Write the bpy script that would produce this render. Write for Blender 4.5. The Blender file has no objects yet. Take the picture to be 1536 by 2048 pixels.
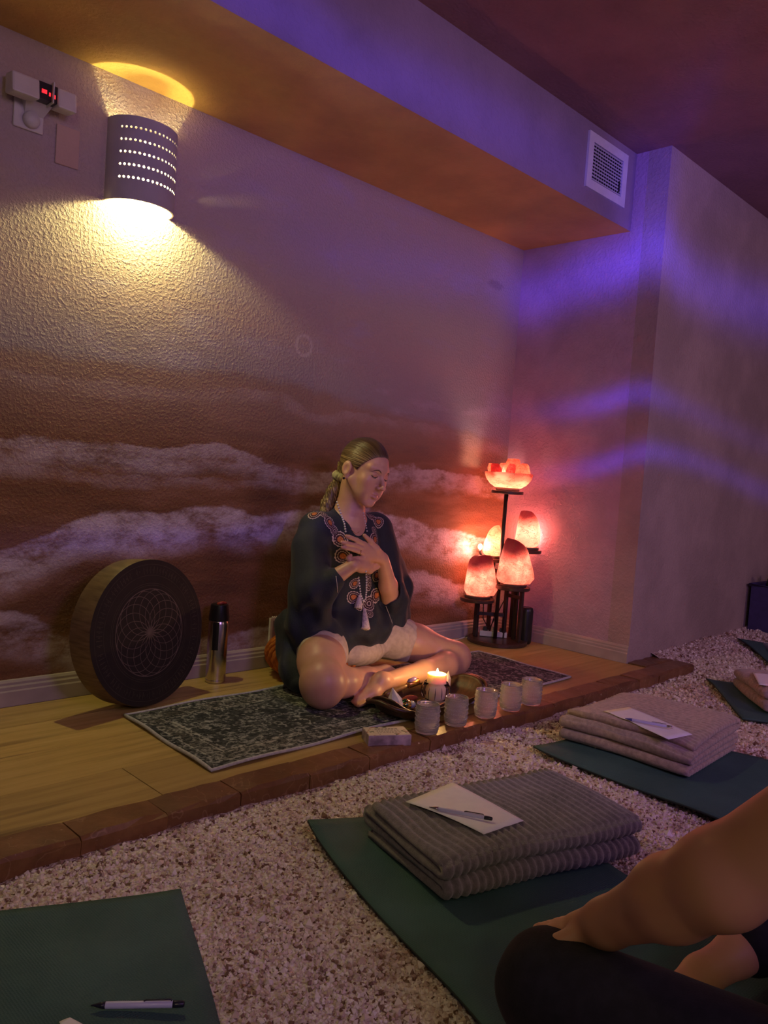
import bpy, bmesh, math, random
import numpy as np
from mathutils import Vector, Matrix
from mathutils.bvhtree import BVHTree

C = bpy.context.scene.collection
scene = bpy.context.scene
random.seed(7)
rng = np.random.default_rng(11)
PI = math.pi

# ---------------------------------------------------------------- camera
FPX, YAW, PITCH, ROLL, CAMZ = 1586.71, 0.790287, -0.0489484, 0.0708815, 0.88
_fw = Vector((math.sin(YAW) * math.cos(PITCH), math.cos(YAW) * math.cos(PITCH), math.sin(PITCH)))
_r = _fw.cross(Vector((0, 0, 1))).normalized()
_u = _r.cross(_fw)
CR = _r * math.cos(ROLL) + _u * math.sin(ROLL)
CU = -_r * math.sin(ROLL) + _u * math.cos(ROLL)
EYE = Vector((0, 0, CAMZ))
cam_data = bpy.data.cameras.new('camera')
cam = bpy.data.objects.new('camera', cam_data)
C.objects.link(cam)
cam.matrix_world = Matrix(((CR.x, CU.x, -_fw.x, 0), (CR.y, CU.y, -_fw.y, 0), (CR.z, CU.z, -_fw.z, CAMZ), (0, 0, 0, 1)))
cam_data.sensor_fit = 'VERTICAL'
cam_data.sensor_height = 24
cam_data.lens = 24 * FPX / 2048
cam_data.clip_start = 0.02
scene.camera = cam

# ---------------------------------------------------------------- exposure, world, room lights
scene.view_settings.view_transform = 'Standard'
scene.view_settings.look = 'None'
scene.view_settings.gamma = 1
scene.view_settings.use_curve_mapping = False
scene.view_settings.exposure = 1.0
scene.display_settings.display_device = 'sRGB'

world = bpy.data.worlds.new('world')
scene.world = world
world.use_nodes = True
world.node_tree.nodes['Background'].inputs[0].default_value = (0.50, 0.36, 0.48, 1)
world.node_tree.nodes['Background'].inputs[1].default_value = 0.03


def area(name, loc, target, size, power, color, spread=180):
    d = bpy.data.lights.new(name, 'AREA')
    d.size = size
    d.energy = power
    d.color = color
    d.spread = math.radians(spread)
    o = bpy.data.objects.new(name, d)
    C.objects.link(o)
    o.location = loc
    o.rotation_euler = (Vector(target) - Vector(loc)).to_track_quat('-Z', 'Y').to_euler()
    return o


def point(name, loc, power, color, radius=0.02):
    d = bpy.data.lights.new(name, 'POINT')
    d.energy = power
    d.color = color
    d.shadow_soft_size = radius
    o = bpy.data.objects.new(name, d)
    C.objects.link(o)
    o.location = loc
    return o


# unseen fill lights added outside the frame: violet behind the camera, rose right
area('violet_fill', (0.9, -2.0, 2.1), (3.5, 2.0, 1.3), 0.9, 8.0, (0.54, 0.27, 0.88), 105)
area('warm_fill', (-1.2, -1.6, 2.1), (1.6, 1.6, 0.2), 0.5, 6.0, (1.0, 0.80, 0.44))  # added unseen fill, warms the salt and the left of the mural
area('rose_fill', (4.2, -2.2, 2.0), (3.2, 1.6, 0.0), 0.9, 9.0, (1.0, 0.60, 0.60))


def wave_projector(name, loc, power, color, radius, bands):
    """party projector: a lamp whose beam is cut into soft wavy bands (direction dependent strength)"""
    o = point(name, loc, power, color, radius)
    d = o.data
    d.use_nodes = True
    nt = d.node_tree
    em = [n for n in nt.nodes if n.type == 'EMISSION'][0]
    em.inputs['Color'].default_value = (1, 1, 1, 1)
    tc = nt.nodes.new('ShaderNodeNewGeometry')
    sx = nt.nodes.new('ShaderNodeSeparateXYZ')
    nt.links.new(tc.outputs['Incoming'], sx.inputs[0])

    def M(op, a, b=None, c=None):
        n = nt.nodes.new('ShaderNodeMath')
        n.operation = op
        for i, v in enumerate((a, b, c)):
            if v is None:
                continue
            if isinstance(v, (int, float)):
                n.inputs[i].default_value = v
            else:
                nt.links.new(v, n.inputs[i])
        return n.outputs[0]
    az = M('ARCTAN2', sx.outputs[0], sx.outputs[1])
    el = M('ARCSINE', sx.outputs[2])

    def curve(pts, y0, y1):
        """value along azimuth -0.5 .. 1.5"""
        cn = nt.nodes.new('ShaderNodeFloatCurve')
        cu = cn.mapping.curves[0]
        pts = [((p + 0.5) / 2, (q - y0) / (y1 - y0)) for p, q in pts]
        while len(cu.points) < len(pts):
            cu.points.new(0.5, 0.5)
        for p, q in zip(cu.points, pts):
            p.location = q
            p.handle_type = 'VECTOR' if y0 == 0.0 else 'AUTO'
        cn.mapping.update()
        nt.links.new(M('DIVIDE', M('ADD', az, 0.5), 2.0), cn.inputs['Value'])
        return M('ADD', M('MULTIPLY', cn.outputs[0], y1 - y0), y0)
    total = None
    for path, w, gain in bands:
        t = M('DIVIDE', M('SUBTRACT', el, curve(path, -0.5, 0.5)), w)
        v = M('MULTIPLY', M('EXPONENT', M('MULTIPLY', M('MULTIPLY', t, t), -1.0)), curve(gain, 0.0, 2.0))
        total = v if total is None else M('ADD', total, v)
    nt.links.new(M('MAXIMUM', total, 0.0), em.inputs['Strength'])
    return o


# each band: elevation along azimuth, half width, strength along azimuth
wave_projector('wave_projector', (0.3, -0.8, 1.0), 620.0, (0.085, 0.045, 1.0), 0.01, [
    ([(-0.5, 0.22), (0.54, 0.200), (0.74, 0.200), (0.78, 0.190), (0.825, 0.208), (0.872, 0.226), (0.904, 0.243), (0.935, 0.223), (1.0, 0.201), (1.07, 0.189), (1.5, 0.15)], 0.031,
     [(-0.5, 0.0), (0.42, 0.0), (0.60, 0.13), (0.72, 0.20), (0.79, 0.75), (0.86, 1.0), (0.91, 1.2), (0.96, 0.8), (1.07, 1.1), (1.5, 0.4)]),
    ([(-0.5, 0.05), (0.69, 0.075), (0.786, 0.057), (0.82, 0.062), (0.86, 0.072), (0.9, 0.085), (0.922, 0.081), (0.983, 0.067), (1.085, 0.041), (1.5, 0.0)], 0.014,
     [(-0.5, 0.0), (0.74, 0.0), (0.80, 0.12), (0.86, 0.50), (0.90, 0.62), (0.96, 0.25), (1.08, 0.18), (1.5, 0.1)]),
    ([(-0.5, -0.1), (0.30, -0.117), (0.478, -0.10), (0.62, -0.034), (0.692, 0.003), (0.80, -0.014), (0.855, -0.003), (0.905, 0.017), (0.921, 0.019), (1.005, 0.009), (1.092, -0.012), (1.5, -0.05)], 0.013,
     [(-0.5, 0.0), (0.28, 0.05), (0.47, 0.07), (0.56, 0.02), (0.72, 0.0), (0.80, 0.08), (0.86, 0.45), (0.905, 0.65), (1.0, 0.40), (1.09, 0.45), (1.5, 0.2)]),
    ([(-0.5, 0.42), (0.416, 0.385), (0.477, 0.369), (0.574, 0.362), (0.678, 0.346), (0.787, 0.321), (1.5, 0.2)], 0.034,
     [(-0.5, 0.0), (0.10, 0.0), (0.35, 0.20), (0.55, 0.22), (0.70, 0.20), (0.78, 0.16), (0.83, 0.0), (1.5, 0.0)]),
    ([(-0.5, 0.30), (0.86, 0.31), (0.91, 0.32), (1.5, 0.20)], 0.07,
     [(-0.5, 0.08), (0.20, 0.0), (0.45, 0.08), (0.82, 0.08), (0.86, 0.34), (0.905, 0.55), (0.93, 0.22), (1.05, 0.12), (1.5, 0.1)]),
])


def ray(px, py):
    return (_fw * FPX + CR * (px - 768) - CU * (py - 1024)).normalized()


def on(px, py, x=None, y=None, z=None):
    """the point of a world plane x=, y= or z= that is seen at a photograph pixel"""
    d = ray(px, py)
    if z is not None:
        t = (z - CAMZ) / d.z
    elif y is not None:
        t = y / d.y
    else:
        t = x / d.x
    return EYE + d * t


# ---------------------------------------------------------------- helpers: nodes
class NT:
    def __init__(s, name, rough=0.6):
        s.m = bpy.data.materials.new(name)
        s.m.use_nodes = True
        s.t = s.m.node_tree
        s.b = s.t.nodes['Principled BSDF']
        s.b.inputs['Roughness'].default_value = rough
        s.out = s.t.nodes['Material Output']

    def n(s, typ, **kw):
        o = s.t.nodes.new('ShaderNode' + typ)
        for k, v in kw.items():
            setattr(o, k, v)
        return o

    def link(s, a, b):
        if isinstance(a, (int, float)):
            b.default_value = a
        elif isinstance(a, tuple):
            b.default_value = a if len(a) == len(b.default_value) else (*a, 1)
        else:
            s.t.links.new(a, b)

    def math(s, op, a, b=0.0, c=0.0, clamp=False):
        o = s.n('Math', operation=op, use_clamp=clamp)
        for i, v in enumerate((a, b, c)):
            s.link(v, o.inputs[i])
        return o.outputs[0]

    def vmath(s, op, a, b=(0, 0, 0)):
        o = s.n('VectorMath', operation=op)
        s.link(a, o.inputs[0])
        s.link(b, o.inputs[1])
        return o.outputs[0]

    def mix(s, f, a, b, blend='MIX'):
        o = s.n('Mix', data_type='RGBA', blend_type=blend)
        s.link(f, o.inputs[0])
        s.link(a, o.inputs[6])
        s.link(b, o.inputs[7])
        return o.outputs[2]

    def pos(s, scale=None, kind='Position'):
        if kind == 'Position':
            v = s.n('NewGeometry').outputs['Position']
        else:
            v = s.n('TexCoord').outputs[kind]
        if scale is not None:
            v = s.vmath('MULTIPLY', v, scale)
        return v

    def noise(s, v, scale, detail=3.0, rough=0.5, out=0):
        o = s.n('TexNoise')
        s.link(v, o.inputs['Vector'])
        o.inputs['Scale'].default_value = scale
        o.inputs['Detail'].default_value = detail
        o.inputs['Roughness'].default_value = rough
        return o.outputs[out]

    def voronoi(s, v, scale, out='Distance', feature='F1', rand=1.0):
        o = s.n('TexVoronoi', feature=feature)
        s.link(v, o.inputs['Vector'])
        o.inputs['Scale'].default_value = scale
        o.inputs['Randomness'].default_value = rand
        return o.outputs[out]

    def ramp(s, f, stops, interp='LINEAR'):
        o = s.n('ValToRGB')
        o.color_ramp.interpolation = interp
        el = o.color_ramp.elements
        while len(el) > 1:
            el.remove(el[-1])
        for i, (p, c) in enumerate(stops):
            e = el[0] if i == 0 else el.new(p)
            e.position = p
            e.color = (*c, 1) if len(c) == 3 else c
        s.link(f, o.inputs[0])
        return o.outputs[0]

    def smooth(s, v, a, b, o0=0.0, o1=1.0):
        o = s.n('MapRange', interpolation_type='SMOOTHSTEP')
        s.link(v, o.inputs[0])
        for i, x in enumerate((a, b, o0, o1)):
            o.inputs[i + 1].default_value = x
        return o.outputs[0]

    def curve(s, v, x0, x1, pts, y0=0.0, y1=1.0):
        t = s.math('DIVIDE', s.math('SUBTRACT', v, x0), x1 - x0)
        o = s.n('FloatCurve')
        cu = o.mapping.curves[0]
        pts = [((p - x0) / (x1 - x0), (q - y0) / (y1 - y0)) for p, q in pts]
        while len(cu.points) < len(pts):
            cu.points.new(0.5, 0.5)
        for p, q in zip(cu.points, pts):
            p.location = q
        o.mapping.update()
        s.link(t, o.inputs['Value'])
        return s.math('ADD', s.math('MULTIPLY', o.outputs[0], y1 - y0), y0)

    def bump(s, h, strength=0.4, dist=0.01):
        o = s.n('Bump')
        o.inputs['Strength'].default_value = strength
        o.inputs['Distance'].default_value = dist
        s.link(h, o.inputs['Height'])
        s.link(o.outputs[0], s.b.inputs['Normal'])
        return o.outputs[0]

    def color(s, c):
        s.link(c, s.b.inputs['Base Color'])
        return s

    def set(s, **kw):
        for k, v in kw.items():
            s.link(v, s.b.inputs[k.replace('_', ' ')])
        return s


def plain(name, c, rough=0.6, metal=0.0, var=0.12, scale=30.0, bump=0.0, bdist=0.002, **kw):
    """procedural colour with fine mottling"""
    t = NT(name, rough)
    nz = t.noise(t.pos(kind='Object'), scale, 4)
    f = t.smooth(nz, 0.3, 0.7)
    lo = tuple(x * (1 - var) for x in c)
    hi = tuple(min(1, x * (1 + var)) for x in c)
    t.color(t.mix(f, lo, hi))
    t.b.inputs['Metallic'].default_value = metal
    if bump:
        t.bump(t.noise(t.pos(kind='Object'), scale * 3, 4), bump, bdist)
    t.set(**kw)
    return t.m


def emit(name, c, strength):
    t = NT(name)
    t.color((c[0] * .5, c[1] * .5, c[2] * .5))
    t.set(Emission_Color=c, Emission_Strength=float(strength))
    return t.m


# ---------------------------------------------------------------- helpers: geometry
class MB:
    def __init__(s):
        s.v, s.f, s.mi = [], [], []

    def add(s, V, F, mi=0):
        o = len(s.v)
        s.v += [tuple(p) for p in V]
        s.f += [tuple(i + o for i in q) for q in F]
        s.mi += [mi] * len(F)
        return s

    def box(s, c, size, rot=None, mi=0, taper=1.0):
        hx, hy, hz = (q / 2 for q in size)
        V = []
        for z in (-hz, hz):
            k = taper if z > 0 else 1.0
            for x, y in ((-hx, -hy), (hx, -hy), (hx, hy), (-hx, hy)):
                p = Vector((x * k, y * k, z))
                if rot is not None:
                    p = rot @ p
                V.append(p + Vector(c))
        return s.add(V, [(3, 2, 1, 0), (4, 5, 6, 7), (0, 1, 5, 4), (1, 2, 6, 5), (2, 3, 7, 6), (3, 0, 4, 7)], mi)

    def bbox(s, x0, x1, y0, y1, z0, z1, mi=0):
        return s.box(((x0 + x1) / 2, (y0 + y1) / 2, (z0 + z1) / 2), (x1 - x0, y1 - y0, z1 - z0), None, mi)

    def tube(s, pts, r, n=10, closed=False, mi=0, caps=True, squash=None):
        pts = [Vector(p) for p in pts]
        m = len(pts)
        rs = r if isinstance(r, (list, tuple)) else [r] * m
        V = []
        prev = None
        for i, p in enumerate(pts):
            a = pts[(i - 1) % m] if (closed or i > 0) else p
            b = pts[(i + 1) % m] if (closed or i < m - 1) else p
            t = (b - a).normalized() if (b - a).length > 1e-9 else Vector((0, 0, 1))
            if prev is None:
                h = Vector((0, 0, 1)) if abs(t.z) < 0.9 else Vector((1, 0, 0))
                x = t.cross(h).normalized()
            else:
                x = (prev - t * prev.dot(t)).normalized()
            prev = x
            y = t.cross(x)
            for k in range(n):
                an = 2 * PI * k / n
                V.append(p + x * (rs[i] * math.cos(an)) + y * (rs[i] * math.sin(an) * (squash or 1)))
        F = []
        for i in range(m if closed else m - 1):
            j = (i + 1) % m
            for k in range(n):
                l = (k + 1) % n
                F.append((i * n + k, i * n + l, j * n + l, j * n + k))
        if not closed and caps:
            F.append(tuple(range(n - 1, -1, -1)))
            F.append(tuple((m - 1) * n + k for k in range(n)))
        return s.add(V, F, mi)

    def lathe(s, prof, n=32, c=(0, 0, 0), mi=0, a0=0.0, a1=2 * PI, fr=None, sx=1.0, sy=1.0):
        """prof: (radius, z) points; fr(angle, i) scales a radius"""
        full = abs(a1 - a0 - 2 * PI) < 1e-6
        cnt = n if full else n + 1
        V, F = [], []
        for i, (r, z) in enumerate(prof):
            for k in range(cnt):
                an = a0 + (a1 - a0) * k / n
                q = r * (fr(an, i) if fr else 1)
                V.append((c[0] + q * math.cos(an) * sx, c[1] + q * math.sin(an) * sy, c[2] + z))
        for i in range(len(prof) - 1):
            for k in range(n):
                l = (k + 1) % cnt
                F.append((i * cnt + k, i * cnt + l, (i + 1) * cnt + l, (i + 1) * cnt + k))
        if full:
            if prof[0][0] > 1e-6:
                F.append(tuple(range(n - 1, -1, -1)))
            if prof[-1][0] > 1e-6 and prof[-1] != prof[0]:
                F.append(tuple((len(prof) - 1) * cnt + k for k in range(n)))
        return s.add(V, F, mi)

    def prism(s, outline, z0, z1, mi=0):
        n = len(outline)
        V = [(x, y, z0) for x, y in outline] + [(x, y, z1) for x, y in outline]
        F = [tuple(range(n - 1, -1, -1)), tuple(range(n, 2 * n))]
        F += [(i, (i + 1) % n, n + (i + 1) % n, n + i) for i in range(n)]
        return s.add(V, F, mi)

    def sphere(s, c, r, n=12, m=8, mi=0, rot=None):
        r = (r, r, r) if isinstance(r, (int, float)) else r
        V, F = [], []
        for i in range(m + 1):
            th = PI * i / m
            for k in range(n):
                an = 2 * PI * k / n
                p = Vector((r[0] * math.sin(th) * math.cos(an), r[1] * math.sin(th) * math.sin(an), r[2] * math.cos(th)))
                if rot is not None:
                    p = rot @ p
                V.append(p + Vector(c))
        for i in range(m):
            for k in range(n):
                l = (k + 1) % n
                F.append((i * n + k, (i + 1) * n + k, (i + 1) * n + l, i * n + l))
        return s.add(V, F, mi)


def obj(name, mb, mats, parent=None, smooth=False, bevel=0.0, local=False, auto=None, seg=2):
    """link ONE mesh object; vertices are in world coordinates unless local"""
    me = bpy.data.meshes.new(name)
    V = mb.v
    if parent is not None and not local:
        off = Vector((0, 0, 0))
        q = parent
        while q is not None:
            off += q.location
            q = q.parent
        V = [(a - off.x, b - off.y, c - off.z) for a, b, c in V]
    me.from_pydata(V, [], mb.f)
    mats = mats if isinstance(mats, (list, tuple)) else [mats]
    for m in mats:
        me.materials.append(m)
    if len(mats) > 1:
        me.polygons.foreach_set('material_index', mb.mi)
    bm = bmesh.new()
    bm.from_mesh(me)
    bmesh.ops.remove_doubles(bm, verts=bm.verts, dist=1e-6)
    bmesh.ops.recalc_face_normals(bm, faces=bm.faces)
    bm.to_mesh(me)
    bm.free()
    if smooth or auto:
        me.polygons.foreach_set('use_smooth', [True] * len(me.polygons))
        if auto:
            me.set_sharp_from_angle(angle=math.radians(auto))
    me.update()
    o = bpy.data.objects.new(name, me)
    C.objects.link(o)
    if parent is not None:
        o.parent = parent
    if bevel:
        b = o.modifiers.new('bevel', 'BEVEL')
        b.width = bevel
        b.segments = seg
        b.limit_method = 'ANGLE'
    return o


def fast(name, V, F, mat, parent=None, smooth=False):
    """numpy arrays -> mesh object (world coordinates)"""
    me = bpy.data.meshes.new(name)
    V = np.asarray(V, dtype=np.float32)
    if parent is not None:
        q = parent
        while q is not None:
            V = V - np.array(q.location, dtype=np.float32)
            q = q.parent
    F = np.asarray(F, dtype=np.int32)
    k = F.shape[1]
    me.vertices.add(len(V))
    me.vertices.foreach_set('co', V.ravel())
    me.loops.add(F.size)
    me.loops.foreach_set('vertex_index', F.ravel())
    me.polygons.add(len(F))
    me.polygons.foreach_set('loop_start', np.arange(0, F.size, k, dtype=np.int32))
    me.polygons.foreach_set('use_smooth', np.full(len(F), smooth))
    me.update(calc_edges=True)
    me.materials.append(mat)
    o = bpy.data.objects.new(name, me)
    C.objects.link(o)
    if parent is not None:
        o.parent = parent
    return o


def tag(o, label=None, cat=None, group=None, kind=None):
    if label:
        o['label'] = label
    if cat:
        o['category'] = cat
    if group:
        o['group'] = group
    if kind:
        o['kind'] = kind
    return o


def thing(name, label, cat, loc=(0, 0, 0), group=None):
    o = bpy.data.objects.new(name, None)
    o.empty_display_size = 0.05
    C.objects.link(o)
    o.location = loc
    return tag(o, label, cat, group)


def copy_tree(o, parent=None):
    c = o.copy()
    C.objects.link(c)
    if parent is not None:
        c.parent = parent
    for ch in list(o.children):
        copy_tree(ch, c)
    return c


def structure(o):
    o['kind'] = 'structure'
    return o


def vnoise(x, y, seed=0):
    """smooth 2-D value noise in -1..1 (numpy)"""
    xi, yi = np.floor(x).astype(np.int64), np.floor(y).astype(np.int64)
    xf, yf = x - xi, y - yi
    u, v = xf * xf * (3 - 2 * xf), yf * yf * (3 - 2 * yf)

    def h(a, b):
        q = (a * 374761393 + b * 668265263 + seed * 1442695041) & 0x7fffffff
        q = (q ^ (q >> 13)) * 1274126177 & 0x7fffffff
        return ((q ^ (q >> 16)) & 0xffff) / 32767.5 - 1
    return (h(xi, yi) * (1 - u) + h(xi + 1, yi) * u) * (1 - v) + (h(xi, yi + 1) * (1 - u) + h(xi + 1, yi + 1) * u) * v


def terrain_base(x, y):
    """broad shape of the salt bed, without lumps"""
    x, y = np.asarray(x, float), np.asarray(y, float)
    s = np.clip((x - 3.95) / 0.45, 0, 1) * np.clip((y - 1.25) / 0.6, 0, 1)
    s = s * s * (3 - 2 * s)
    s2 = np.clip((y - 1.70) / 0.2, 0, 1) * np.clip((x - 3.9) / 0.1, 0, 1)
    return -0.042 + 0.010 * vnoise(x * 3.1, y * 3.1, 1) + 0.085 * np.maximum(s, s2 * 0.9)


def terrain(x, y):
    """height of the loose salt"""
    x, y = np.asarray(x, float), np.asarray(y, float)
    return terrain_base(x, y) + 0.007 * vnoise(x * 8, y * 8, 2) + 0.005 * vnoise(x * 19, y * 19, 3) + 0.002 * vnoise(x * 43, y * 43, 5)


def terr(x, y):
    return float(terrain(x, y))

# ================================================================ ROOM
WY, WX, WC = 2.75, 3.76, 1.903          # mural wall, return wall, its outer corner
SOF, CEIL, BEAMY = 2.205, 2.595, 2.09

# ---- mural: painted desert dunes with white drifts, on heavily textured plaster
t = NT('mural_plaster', 0.75)
p = t.pos()
sx = t.n('SeparateXYZ')
t.link(p, sx.inputs[0])
X, Z = sx.outputs[0], sx.outputs[2]
st = t.vmath('MULTIPLY', p, (1.0, 1.0, 2.6))
n1 = t.math('SUBTRACT', t.noise(st, 2.6, 6, 0.6), 0.5)
n2 = t.math('SUBTRACT', t.noise(t.vmath('MULTIPLY', p, (1, 1, 1.6)), 17, 6, 0.65), 0.5)
zz = t.math('ADD', Z, t.math('ADD', t.math('MULTIPLY', n1, 0.10), t.math('MULTIPLY', n2, 0.05)))
sky = t.ramp(t.math('DIVIDE', Z, 2.3), [(0.50, (0.30, 0.25, 0.27)), (0.57, (0.38, 0.30, 0.29)), (0.63, (0.46, 0.34, 0.30)), (0.72, (0.47, 0.38, 0.33)), (0.82, (0.43, 0.35, 0.33)), (1.0, (0.48, 0.37, 0.30))])
sky = t.mix(t.smooth(n1, 0.0, 0.22), sky, (0.44, 0.36, 0.40))
land = t.ramp(t.math('ADD', t.noise(t.vmath('MULTIPLY', p, (0.8, 1, 4.0)), 3.2, 5, 0.6), 0.0),
              [(0.25, (0.12, 0.055, 0.024)), (0.5, (0.21, 0.095, 0.036)), (0.75, (0.31, 0.16, 0.085))])
land = t.mix(t.smooth(Z, 0.85, 1.2, 0, 0.75), land, (0.36, 0.24, 0.19))
hz = t.curve(X, 0.5, 3.8, [(0.5, 1.19), (1.48, 1.235), (2.06, 1.252), (2.7, 1.205), (3.2, 1.165), (3.8, 1.10)], 0, 1.5)
col = t.mix(t.smooth(t.math('SUBTRACT', zz, hz), -0.05, 0.012), land, sky)
DRIFT = [
    ([(0.5, 0.87), (0.98, 0.86), (1.3, 0.88), (1.56, 0.865), (1.80, 0.905), (2.12, 0.84), (2.5, 0.835), (2.87, 0.885), (3.3, 0.865), (3.8, 0.85)], 0.034, 0.035, 0.60),
    ([(0.5, 0.80), (1.0, 0.80), (1.5, 0.79), (1.8, 0.80), (2.2, 0.79), (2.9, 0.82), (3.8, 0.80)], 0.012, 0.02, 0.28),
    ([(0.5, 0.46), (0.95, 0.46), (1.10, 0.51), (1.3, 0.595), (1.56, 0.60), (1.80, 0.63), (2.05, 0.60), (2.3, 0.63), (2.55, 0.65), (2.85, 0.61), (3.1, 0.56), (3.45, 0.51), (3.8, 0.48)], 0.055, 0.055, 0.95),
    ([(0.5, 0.33), (0.98, 0.27), (1.10, 0.24), (1.25, 0.16), (1.6, 0.09), (2.07, 0.13), (2.4, 0.16), (2.7, 0.25), (3.0, 0.33), (3.2, 0.30), (3.45, 0.23), (3.8, 0.2)], 0.045, 0.06, 0.75),
    ([(0.5, 1.12), (1.5, 1.12), (2.1, 1.17), (2.3, 1.12), (2.5, 1.14), (3.8, 1.05)], 0.010, 0.03, 0.18),
]
for pts, w, soft, gain in DRIFT:
    c = t.curve(X, 0.5, 3.8, pts, 0, 1.5)
    d = t.math('SUBTRACT', zz, c)
    up = t.smooth(d, w + soft * 0.4, w)
    dn = t.smooth(d, -w - soft * 1.5, -w * 0.2)
    brk = t.smooth(t.noise(t.vmath('MULTIPLY', p, (1, 1, 2.0)), 7.0, 7, 0.72), 0.30, 0.62)
    m = t.math('MULTIPLY', t.math('MULTIPLY', up, dn), t.math('MULTIPLY', brk, gain), clamp=True)
    col = t.mix(m, col, (0.66, 0.58, 0.60))
# painted ring moon and a small bird-like smudge
dv = t.vmath('SUBTRACT', p, (2.207, WY, 1.411))
ln = t.n('VectorMath', operation='LENGTH')
t.link(dv, ln.inputs[0])
rr = t.math('ABSOLUTE', t.math('SUBTRACT', ln.outputs['Value'], 0.043))
col = t.mix(t.smooth(rr, 0.013, 0.002, 0, 0.40), col, (0.66, 0.56, 0.56))
dv = t.vmath('MULTIPLY', t.vmath('SUBTRACT', p, (3.57, WY, 1.975)), (0.55, 1, 1.6))
ln = t.n('VectorMath', operation='LENGTH')
t.link(t.vmath('ADD', dv, t.vmath('MULTIPLY', t.noise(p, 40, 3, out=1), (0.05, 0.0, 0.05))), ln.inputs[0])
col = t.mix(t.smooth(ln.outputs['Value'], 0.052, 0.02, 0, 0.35), col, (0.16, 0.10, 0.12))
t.color(col)
h1 = t.smooth(t.noise(p, 88, 3, 0.55), 0.42, 0.66)
h2 = t.noise(p, 230, 2, 0.5)
t.bump(t.math('ADD', h1, t.math('MULTIPLY', h2, 0.25)), 0.55, 0.0042)
M_mural = t.m


def painted(name, c, bump=0.35):
    q = NT(name, 0.7)
    v = q.pos()
    q.color(q.mix(q.smooth(q.noise(v, 2.2, 5, 0.6), 0.3, 0.7), tuple(k * 0.85 for k in c), tuple(min(1, k * 1.15) for k in c)))
    q.bump(q.math('ADD', q.smooth(q.noise(v, 62, 3, 0.55), 0.44, 0.62), q.math('MULTIPLY', q.noise(v, 190, 2), 0.25)), bump, 0.005)
    return q.m


M_return = painted('return_wall_paint', (0.47, 0.33, 0.40))
M_far = painted('far_wall_paint', (0.42, 0.32, 0.30))
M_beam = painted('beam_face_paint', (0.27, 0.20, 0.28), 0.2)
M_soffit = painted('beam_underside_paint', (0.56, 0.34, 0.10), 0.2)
M_ceil = painted('ceiling_paint', (0.32, 0.17, 0.17), 0.25)
M_trim = plain('baseboard_paint', (0.42, 0.36, 0.33), 0.5, var=0.1, scale=8)

structure(obj('wall_left', MB().bbox(-1.6, WX + 0.1, WY, WY + 0.12, -0.1, CEIL + 0.1), M_mural))
structure(obj('wall_right', MB().bbox(WX, WX + 0.12, WC + 0.002, WY, -0.1, CEIL + 0.1), M_return))
structure(obj('wall_far', MB().bbox(WX, 7.6, WC, WC + 0.12, -0.1, CEIL + 0.1), M_far))
structure(obj('wall_end', MB().bbox(7.6, 7.72, -3.4, WC + 0.12, -0.1, CEIL + 0.1), M_far))
structure(obj('ceiling', MB().bbox(-1.6, 7.72, -3.4, WY + 0.12, CEIL, CEIL + 0.1), M_ceil))
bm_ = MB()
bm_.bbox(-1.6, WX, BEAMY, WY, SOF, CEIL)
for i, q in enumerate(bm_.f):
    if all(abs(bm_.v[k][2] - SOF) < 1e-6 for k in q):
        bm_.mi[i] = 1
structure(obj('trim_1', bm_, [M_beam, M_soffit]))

# baseboards with a moulded top
def base_profile(zs=1.0):
    return [(0, 0), (0.016, 0), (0.016, 0.050), (0.013, 0.055), (0.013, 0.066), (0.009, 0.072), (0.009, 0.080), (0.004, 0.088), (0, 0.090)]


bb = MB()
pr = base_profile()
V, F = [], []
for x in (-1.6, WX):
    V += [(x, WY - d, z) for d, z in pr]
n = len(pr)
F = [(i, (i + 1) % n, n + (i + 1) % n, n + i) for i in range(n)] + [tuple(range(n)), tuple(range(2 * n - 1, n - 1, -1))]
bb.add(V, F)
structure(obj('baseboard_left', bb, M_trim))
bb = MB()
V = []
for y in (WY, WC - 0.002):
    V += [(WX - d, y, z) for d, z in pr]
bb.add(V, F)
structure(obj('baseboard_right', bb, M_trim))

# ---- platform of wide boards
t = NT('oak_plank', 0.42)
p = t.pos()
oi = t.n('ObjectInfo').outputs['Random']
off = t.n('CombineXYZ')
t.link(t.math('MULTIPLY', oi, 37.0), off.inputs[1])
v = t.vmath('ADD', t.vmath('MULTIPLY', p, (1.0, 14.0, 14.0)), off.outputs[0])
g = t.noise(v, 2.2, 6, 0.65)
c = t.ramp(g, [(0.25, (0.37, 0.25, 0.07)), (0.5, (0.57, 0.40, 0.125)), (0.75, (0.66, 0.49, 0.19))])
c = t.mix(t.smooth(t.noise(v, 0.9, 4), 0.60, 0.75), c, (0.14, 0.075, 0.022))
c = t.mix(t.smooth(oi, 0.0, 1.0, 0.0, 0.42), c, (0.16, 0.09, 0.028))
t.color(c)
t.bump(g, 0.12, 0.002)
M_plank = t.m
M_under = plain('subfloor', (0.03, 0.02, 0.012), 0.9)
t = NT('salt_brick', 0.38)
p = t.pos()
oi = t.n('ObjectInfo').outputs['Random']
c = t.ramp(t.noise(p, 9, 6, 0.7), [(0.2, (0.10, 0.040, 0.014)), (0.5, (0.21, 0.095, 0.036)), (0.8, (0.34, 0.17, 0.075))])
c = t.mix(t.smooth(oi, 0, 1, 0, 0.55), c, (0.11, 0.045, 0.018))
vein = t.math('ABSOLUTE', t.math('SUBTRACT', t.noise(t.vmath('MULTIPLY', p, (1.3, 1, 1)), 5.5, 3, 0.6), 0.5))
c = t.mix(t.smooth(vein, 0.008, 0.0, 0, 0.22), c, (0.60, 0.40, 0.26))
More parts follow.
